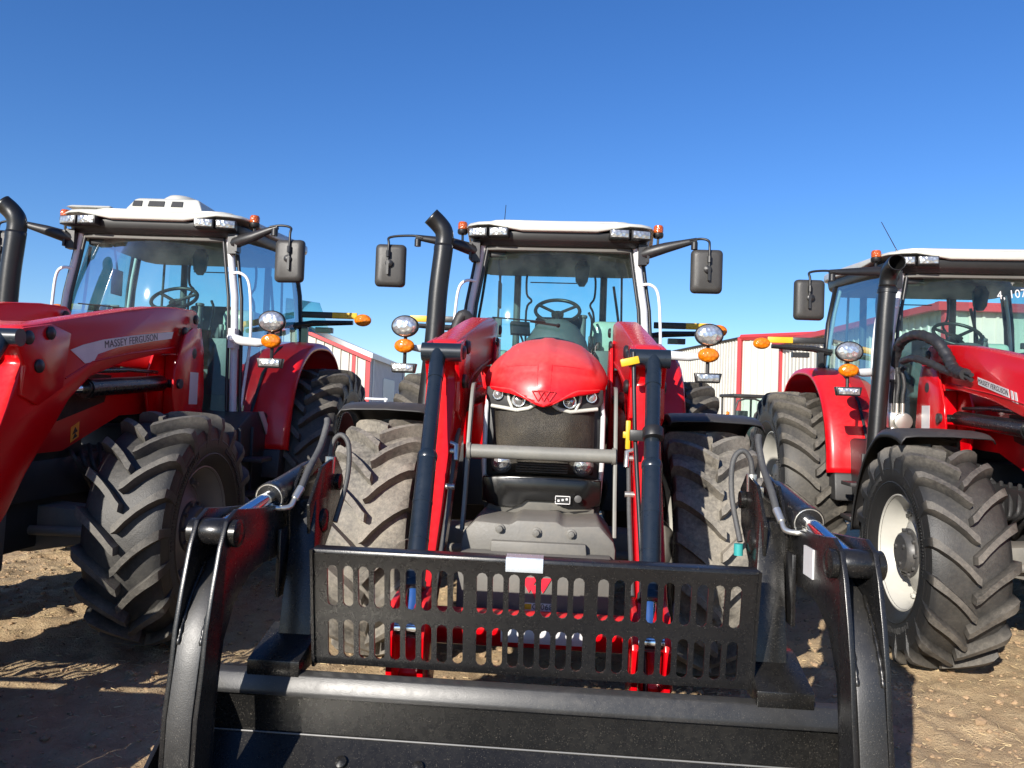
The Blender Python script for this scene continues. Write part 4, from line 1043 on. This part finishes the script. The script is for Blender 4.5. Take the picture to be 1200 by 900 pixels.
text_obj('MASSEY FERGUSON', .045, 'decal_dark', 'lettering', d_, basis((-.5705,.170,1.777), (0,-.39,-.098), (0,-.098,.39)), .0006, sx=.95)
for q in (-.045, -.088):
    MB().prism([(q,1.749+(q+.045)*.25),(q-.026,1.742+(q+.045)*.25),(q-.045,1.672+(q+.045)*.25),(q-.018,1.680+(q+.045)*.25)], 'x', -.5695, -.5675).build('decal_stripe', 'decal', ar)
# white numbers painted on the windscreen of the right tractor
cfr = kid(r, 'cab_floor')[0]
text_obj('4, 1077', .095, 'sticker_white', 'painted_number', cfr, basis((.17,1.40,2.60), (1,.06,.12), (0,0,1)), .001, sx=.9)

gb = make_grapple(); gb.location = c.location; gb.rotation_euler = c.rotation_euler
tag(gb, 'black grapple bucket with slotted gate and curved side arms, in front of the middle tractor', 'grapple bucket')
gl = empty('loader_bucket'); gl.location = l.location; gl.rotation_euler = l.rotation_euler
for part in kid(gb, 'bucket_shell')+kid(gb, 'top_rail')+kid(gb, 'slotted_gate'): copy_tree(part, gl)
tag(gl, 'black bucket on the loader of the left tractor, cut off by the frame', 'bucket')

# ------------------------------------------------------------------ buildings
def wallpanel(m, a, b, z0, z1a, z1b=None, rib=.30, depth=.05):
    """corrugated wall from a to b (2D), top runs from z1a to z1b"""
    z1b = z1a if z1b is None else z1b
    a, b = Vector(a), Vector(b); L = (b-a).length; d = (b-a)/L; nrm = Vector((d.y, -d.x)); n = max(1, int(L/rib))
    P = []
    for i in range(n):
        for f, h in ((0,0),(.40,0),(.46,1),(.62,1),(.68,0)): P.append(((i+f)/n, h*depth))
    P.append((1, 0))
    vs = []; 
    for f, h in P:
        q = a+d*L*f+nrm*h; zt = z1a+(z1b-z1a)*f; vs += [(q.x, q.y, z0), (q.x, q.y, zt)]
    m.add(vs, [(2*i, 2*i+2, 2*i+3, 2*i+1) for i in range(len(P)-1)])
def bar3(m, a, b, r=.12):
    a, b = Vector(a), Vector(b); m.tube([a, b], r, 4)
# left building: gabled
bl = tag(empty('storage_building', (-8.6,35,0)), 'white gabled shed with red corner trim, far behind the left tractor', 'building')
ox = Vector((-8.6,35,0))
def rel(p): return (p[0]-8.6*-1, p[1]-35, p[2]) if len(p) == 3 else (p[0]+8.6, p[1]-35)
def relv(m, o): m.v = [(v[0]-o[0], v[1]-o[1], v[2]) for v in m.v]; return m
E0, RG = 3.3, 4.45
m = MB(); wallpanel(m, (-8.6,30), (-5.62,30), 0, RG, E0); wallpanel(m, (-11.6,30), (-8.6,30), 0, E0, RG)
relv(m, ox).build('front_wall', 'siding', bl, smooth=20)
m = MB(); wallpanel(m, (-5.62,30), (-5.62,39.5), 0, E0); wallpanel(m, (-11.6,39.5), (-11.6,30), 0, E0); wallpanel(m, (-5.62,39.5), (-11.6,39.5), 0, E0)
relv(m, ox).build('side_wall', 'siding_shaded', bl, smooth=20)
m = MB()
for sgn in (1, -1):
    xe = -8.6+sgn*3.15
    m.prism([(-8.6,RG+.02),(xe,E0-.06),(xe,E0+.14),(-8.6,RG+.2)], 'y', 29.75, 39.7)
relv(m, ox).build('roof', 'roof_metal', bl)
m = MB(); m.box(-5.72,-5.56,29.93,30.08,0,E0); m.box(-5.66,-5.54,39.4,39.56,0,E0); m.box(-6.28,-6.14,29.93,29.99,0,E0+.1); m.box(-11.66,-11.5,29.93,30.08,0,E0)
m.prism([(-8.6,RG-.12),(-5.5,E0-.20),(-5.5,E0-.05),(-8.6,RG+.01)], 'y', 29.78, 29.92).prism([(-8.6,RG-.12),(-11.7,E0-.20),(-11.7,E0-.05),(-8.6,RG+.01)], 'y', 29.78, 29.92)
relv(m, ox).build('trim', 'trim_red', bl)
m = MB().box(-5.60,-5.56,33.2,36.4,0,2.6); relv(m, ox).build('door', 'door_grey', bl)
m = MB().box(-5.58,-5.53,30.5,30.7,0,E0).box(-5.58,-5.53,39.0,39.2,0,E0); relv(m, ox).builds('downpipe', 'door_grey', bl)
# right far building
br_ = tag(empty('warehouse', (14,45,0)), 'cream metal warehouse with red eave, far right behind the middle tractor', 'building')
ox = Vector((14,45,0)); EA = 6.05
A0, A1, A2 = (13.05,44.0), (11.3,56.5), (17.5,34.9+1.4)
m = MB(); wallpanel(m, A1, A0, 0, EA, rib=.4); wallpanel(m, A0, (18.0,39.2), 0, EA, EA+.02, rib=.4)
wallpanel(m, (18.0,39.2), (26,54), 0, EA, rib=.4); relv(m, ox).build('wall', 'siding', br_, smooth=20)
m = MB().add([(11.3,56.5,EA+.02),(13.05,44.0,EA+.02),(18.0,39.2,EA+.02),(26,54,EA+.02),(16,60,EA+.02)], [(0,1,2,3,4)]); relv(m, ox).build('roof', 'roof_metal', br_)
m = MB(); bar3(m, (13.0,43.93,0), (13.0,43.93,EA), .16); bar3(m, (13.0,43.9,EA), (18.1,39.05,EA), .17); bar3(m, (17.9,39.1,0),(17.9,39.1,EA), .15)
relv(m, ox).build('trim', 'trim_red', br_)
m = MB(); bar3(m, (12.97,43.9,EA-.02), (11.2,56.5,EA-.02), .07); relv(m, ox).build('eave_edge', 'dark', br_)
# right near building
bn = tag(empty('machine_shed', (16,28,0)), 'white corrugated shed with red eave, seen through the right tractor cab', 'building')
ox = Vector((16,28,0)); EB = 5.0
m = MB(); wallpanel(m, (12.45,35.5), (12.75,22.5), 0, EB, rib=.4); wallpanel(m, (12.75,22.5), (32,22.0), 0, EB, rib=.4); wallpanel(m, (32,22),(32,35.5),0,EB,rib=.4)
relv(m, ox).build('wall', 'siding', bn, smooth=20)
m = MB().add([(12.2,35.7,EB+.03),(12.5,22.3,EB+.03),(32.2,21.8,EB+.03),(32,35.7,EB+.03),(22,28.8,EB+1.2),(22.2,28.7,EB+1.2)], [(0,1,4),(1,2,5,4),(2,3,5),(3,0,4,5)]); relv(m, ox).build('roof', 'roof_metal', bn)
m = MB(); m.prism([(12.3,22.25),(12.5,22.25),(12.2,35.6),(12.0,35.6)], 'z', EB-.16, EB+.04)
m.prism([(12.3,22.2),(32.2,21.7),(32.2,21.95),(12.3,22.42)], 'z', EB-.19, EB+.06); m.box(12.55,12.80,22.33,22.52,0,EB-.19); m.box(12.3,12.5,35.3,35.5,0,EB-.16)
relv(m, ox).build('trim', 'trim_red', bn)

# ------------------------------------------------------------------ small tractor far away
ft = tag(empty('compact_tractor', (9.35,31,0), R(8)), 'small dark green cab tractor far off before the cream warehouse', 'tractor')
m = MB()
for sx in (-1, 1): m.tube([(sx*.62,-.6,1.1),(sx*.62,-.6,2.2),(sx*.60,-.55,2.30)], .045, 8).tube([(sx*.62,.6,1.1),(sx*.62,.6,2.3)], .045, 8)
m.box(-.66,.66,-.64,-.56,1.0,1.2); m.tube([(-.62,-.6,1.72),(-.5,-.62,2.12),(-.2,-.63,2.22),(.2,-.63,2.22),(.5,-.62,2.12),(.62,-.6,1.72)], .04, 6); m.build('cab_frame', 'dark', ft)
m = MB().box(-.72,.72,-.72,.72,2.27,2.40); m.build('roof', 'dark', ft, bevel=.04)
MB().add([(-.6,-.6,1.2),(.6,-.6,1.2),(.6,-.6,2.25),(-.6,-.6,2.25)], [(0,1,2,3)]).build('windshield', 'glass', ft)
m = MB().prism([(-2.1,.75),(-2.12,1.15),(-1.9,1.32),(-.6,1.42),(-.6,.7)], 'x', -.34, .34); m.build('hood', 'grass_green', ft, bevel=.05)
m = MB().box(-.3,.3,-1.9,.9,.45,.8); m.build('chassis', 'dark', ft, bevel=.02)
for sx in (-1, 1):
    m = MB().lathe([(.30,-.16),(.58,-.17),(.68,-.13),(.70,0),(.68,.13),(.58,.17),(.30,.16)], (sx*.80,.4,.70), (1,0,0), 28); w = m.build('rear_wheel', 'tyre_rear', ft, smooth=50)
    MB().lathe([(.30,.10),(.26,.04),(.0001,.05)], (sx*.80,.4,.70), (sx,0,0), 20).build('rim', 'rim', w)
    m = MB().lathe([(.20,-.11),(.40,-.11),(.45,-.07),(.45,.07),(.40,.11),(.20,.11)], (sx*.66,-1.5,.45), (1,0,0), 24); w = m.build('front_wheel', 'tyre_rear', ft, smooth=50)
    MB().lathe([(.20,.08),(.17,.02),(.0001,.03)], (sx*.66,-1.5,.45), (sx,0,0), 18).build('rim', 'rim', w)
    MB().prism([(-.1,.95),(-.05,1.28),(.25,1.48),(.6,1.48),(.9,1.25),(.95,.95)], 'x', sx*.62, sx*.96).build('fender', 'grass_green', ft, bevel=.03)
    m = MB().lathe([(.06,-.04),(.08,0),(.05,.05),(.0001,.06)], (sx*.95,-.7,1.62), (0,-1,0), 14); m.build('indicator', 'amber', ft, smooth=50)
m = MB().obox((0,.1,1.45),(.5,.12,.6)).obox((0,-.1,1.15),(.5,.45,.12)); m.build('seat', 'seat', ft, bevel=.03)

# pipe rail by the shed
fr = tag(empty('pipe_rail', (-4.4,22,0)), 'thin white pipe rail on posts behind the left tractor rear tyre', 'rail')
MB().tube([(-.55,0,1.62),(.85,0,1.62)], .03, 8).build('rail', 'rail_white', fr)
for x in (-.5, .8): MB().tube([(x,0,0),(x,0,1.66)], .03, 8).build('post', 'rail_white', fr)

# ------------------------------------------------------------------ ground
def ghh(x, y):
    near = max(0, 1-max(0, math.hypot(x, y-4)-6)/12)
    h = .035*noise.noise((x*.55, y*.55, 3))+.020*noise.noise((x*2.1, y*2.1, 7))
    h += near*(.030*noise.noise((x*6, y*6, 1))+.020*noise.noise((x*14, y*14, 2))+.010*abs(noise.noise((x*27, y*27, 4))))
    h += near*.012*math.sin(x*18+2.5*noise.noise((x, y*.4, 5)))*max(0, noise.noise((x*.8, y*.6, 11)))*1.5
    return h-.035
def axis(fine0, fine1, step, far):
    a = []; v = fine0
    while v < fine1: a.append(v); v += step
    s = step; v = fine1; up = []
    while v < far: up.append(v); s *= 1.22; v += s
    up.append(far)
    s = step; v = fine0-step; dn = []
    while v > -far: dn.append(v); s *= 1.22; v -= s
    dn.append(-far)
    return dn[::-1]+a+up
xs = axis(-5.5, 5.5, .035, 900); ys = axis(.8, 9.5, .035, 900)
m = MB(); nx = len(xs)
vs = [(x, y, ghh(x, y) if abs(x) < 60 and abs(y) < 60 else -.035) for y in ys for x in xs]
fs = [(j*nx+i, j*nx+i+1, (j+1)*nx+i+1, (j+1)*nx+i) for j in range(len(ys)-1) for i in range(nx-1)]
me = bpy.data.meshes.new('ground'); me.from_pydata(vs, [], fs); me.shade_smooth(); me.materials.append(M['soil'])
gd = bpy.data.objects.new('ground', me); COL.objects.link(gd); gd['kind'] = 'structure'
# clods and pebbles
m = MB()
ico = [(0,0,1),(.89,0,.45),(.28,.85,.45),(-.72,.53,.45),(-.72,-.53,.45),(.28,-.85,.45),(.72,.53,-.45),(-.28,.85,-.45),(-.89,0,-.45),(-.28,-.85,-.45),(.72,-.53,-.45),(0,0,-1)]
icf = [(0,1,2),(0,2,3),(0,3,4),(0,4,5),(0,5,1),(1,6,2),(2,7,3),(3,8,4),(4,9,5),(5,10,1),(6,7,2),(7,8,3),(8,9,4),(9,10,5),(10,6,1),(11,7,6),(11,8,7),(11,9,8),(11,10,9),(11,6,10)]
for i in range(9000):
    x = random.uniform(-5.2, 5.2); y = random.uniform(1.6, 9.0)
    s = random.choice((.006,.008,.01,.012,.012,.016,.020)) * random.uniform(.7,1.3)
    if i < 30: s = random.uniform(.025,.045)
    a = random.uniform(0, 6.3); ca, sa = math.cos(a), math.sin(a); z = ghh(x, y)+s*.25
    q = [random.uniform(.7,1.2) for _ in range(12)]
    m.add([(x+(vx*ca-vy*sa)*s*k, y+(vx*sa+vy*ca)*s*k*.8, z+vz*s*k*.6) for (vx, vy, vz), k in zip(ico, q)], icf)
me = bpy.data.meshes.new('clods'); me.from_pydata(m.v, [], m.f); me.materials.append(M['clod'])
o = bpy.data.objects.new('clods', me); COL.objects.link(o); tag(o, 'small clods and pebbles scattered on the dry soil', 'clods', kind='stuff')
m = MB()
for i in range(9000):
    x = random.uniform(-5.2, 5.2); y = random.uniform(1.6, 9.0)
    L = random.uniform(.010,.05); a = random.uniform(0, 6.3); w = random.uniform(.0007,.0018); z = ghh(x, y)+.004
    dx, dy = math.cos(a)*L/2, math.sin(a)*L/2; ex, ey = -math.sin(a)*w, math.cos(a)*w; t_ = random.uniform(-.006,.012)
    m.add([(x-dx-ex,y-dy-ey,z),(x+dx-ex,y+dy-ey,z+t_),(x+dx+ex,y+dy+ey,z+t_),(x-dx+ex,y-dy+ey,z),(x-dx,y-dy,z+w*1.6),(x+dx,y+dy,z+t_+w*1.6)], [(0,1,5,4),(2,3,4,5),(0,3,2,1),(0,4,3),(1,2,5)])
me = bpy.data.meshes.new('straw'); me.from_pydata(m.v, [], m.f); me.materials.append(M['straw'])
o = bpy.data.objects.new('straw', me); COL.objects.link(o); tag(o, 'bits of dry straw scattered on the soil', 'straw', kind='stuff')

# ------------------------------------------------------------------ light, sky, camera
AZ, EL = 30.0, 23.0          # sun behind the camera, to the left
w = bpy.data.worlds.new('World'); scene.world = w; w.use_nodes = True
nt = w.node_tree; bg = nt.nodes['Background']
sky = nt.nodes.new('ShaderNodeTexSky'); sky.sky_type = 'NISHITA'; sky.sun_disc = False
sky.sun_elevation = R(EL); sky.air_density = 1.0; sky.dust_density = .3; sky.ozone_density = 5.0; sky.altitude = 300
sd = Vector((-math.sin(R(AZ))*math.cos(R(EL)), -math.cos(R(AZ))*math.cos(R(EL)), math.sin(R(EL))))   # towards the sun
sky.sun_rotation = math.atan2(sd.x, sd.y)
hs = N(nt, 'ShaderNodeHueSaturation', Saturation=1.17, Hue=.510); nt.links.new(sky.outputs[0], hs.inputs['Color']); nt.links.new(hs.outputs[0], bg.inputs[0]); bg.inputs[1].default_value = .103
sl = bpy.data.lights.new('sun', 'SUN'); sl.energy = 5.0; sl.angle = R(.5); sl.color = (1, .94, .85)
so = bpy.data.objects.new('sun', sl); COL.objects.link(so); so.rotation_euler = sd.to_track_quat('Z', 'Y').to_euler(); so.location = (-10,-20,15)

cam = bpy.data.cameras.new('camera'); cam.sensor_width = 36; cam.lens = 27.0; cam.clip_end = 3000; cam.clip_start = .02
co = bpy.data.objects.new('camera', cam); COL.objects.link(co); scene.camera = co
co.location = (0, 0, 1.472)
co.matrix_world = Matrix.Translation((0,0,1.472)) @ Matrix.Rotation(R(90+1.87), 4, 'X') @ Matrix.Rotation(R(2.11), 4, 'Z')
scene.view_settings.view_transform = 'Standard'; scene.view_settings.look = 'None'; scene.view_settings.gamma = 1
scene.view_settings.use_curve_mapping = False; scene.view_settings.exposure = .66
scene.render.engine = 'CYCLES'
scene.cycles.max_bounces = 8; scene.cycles.transparent_max_bounces = 16
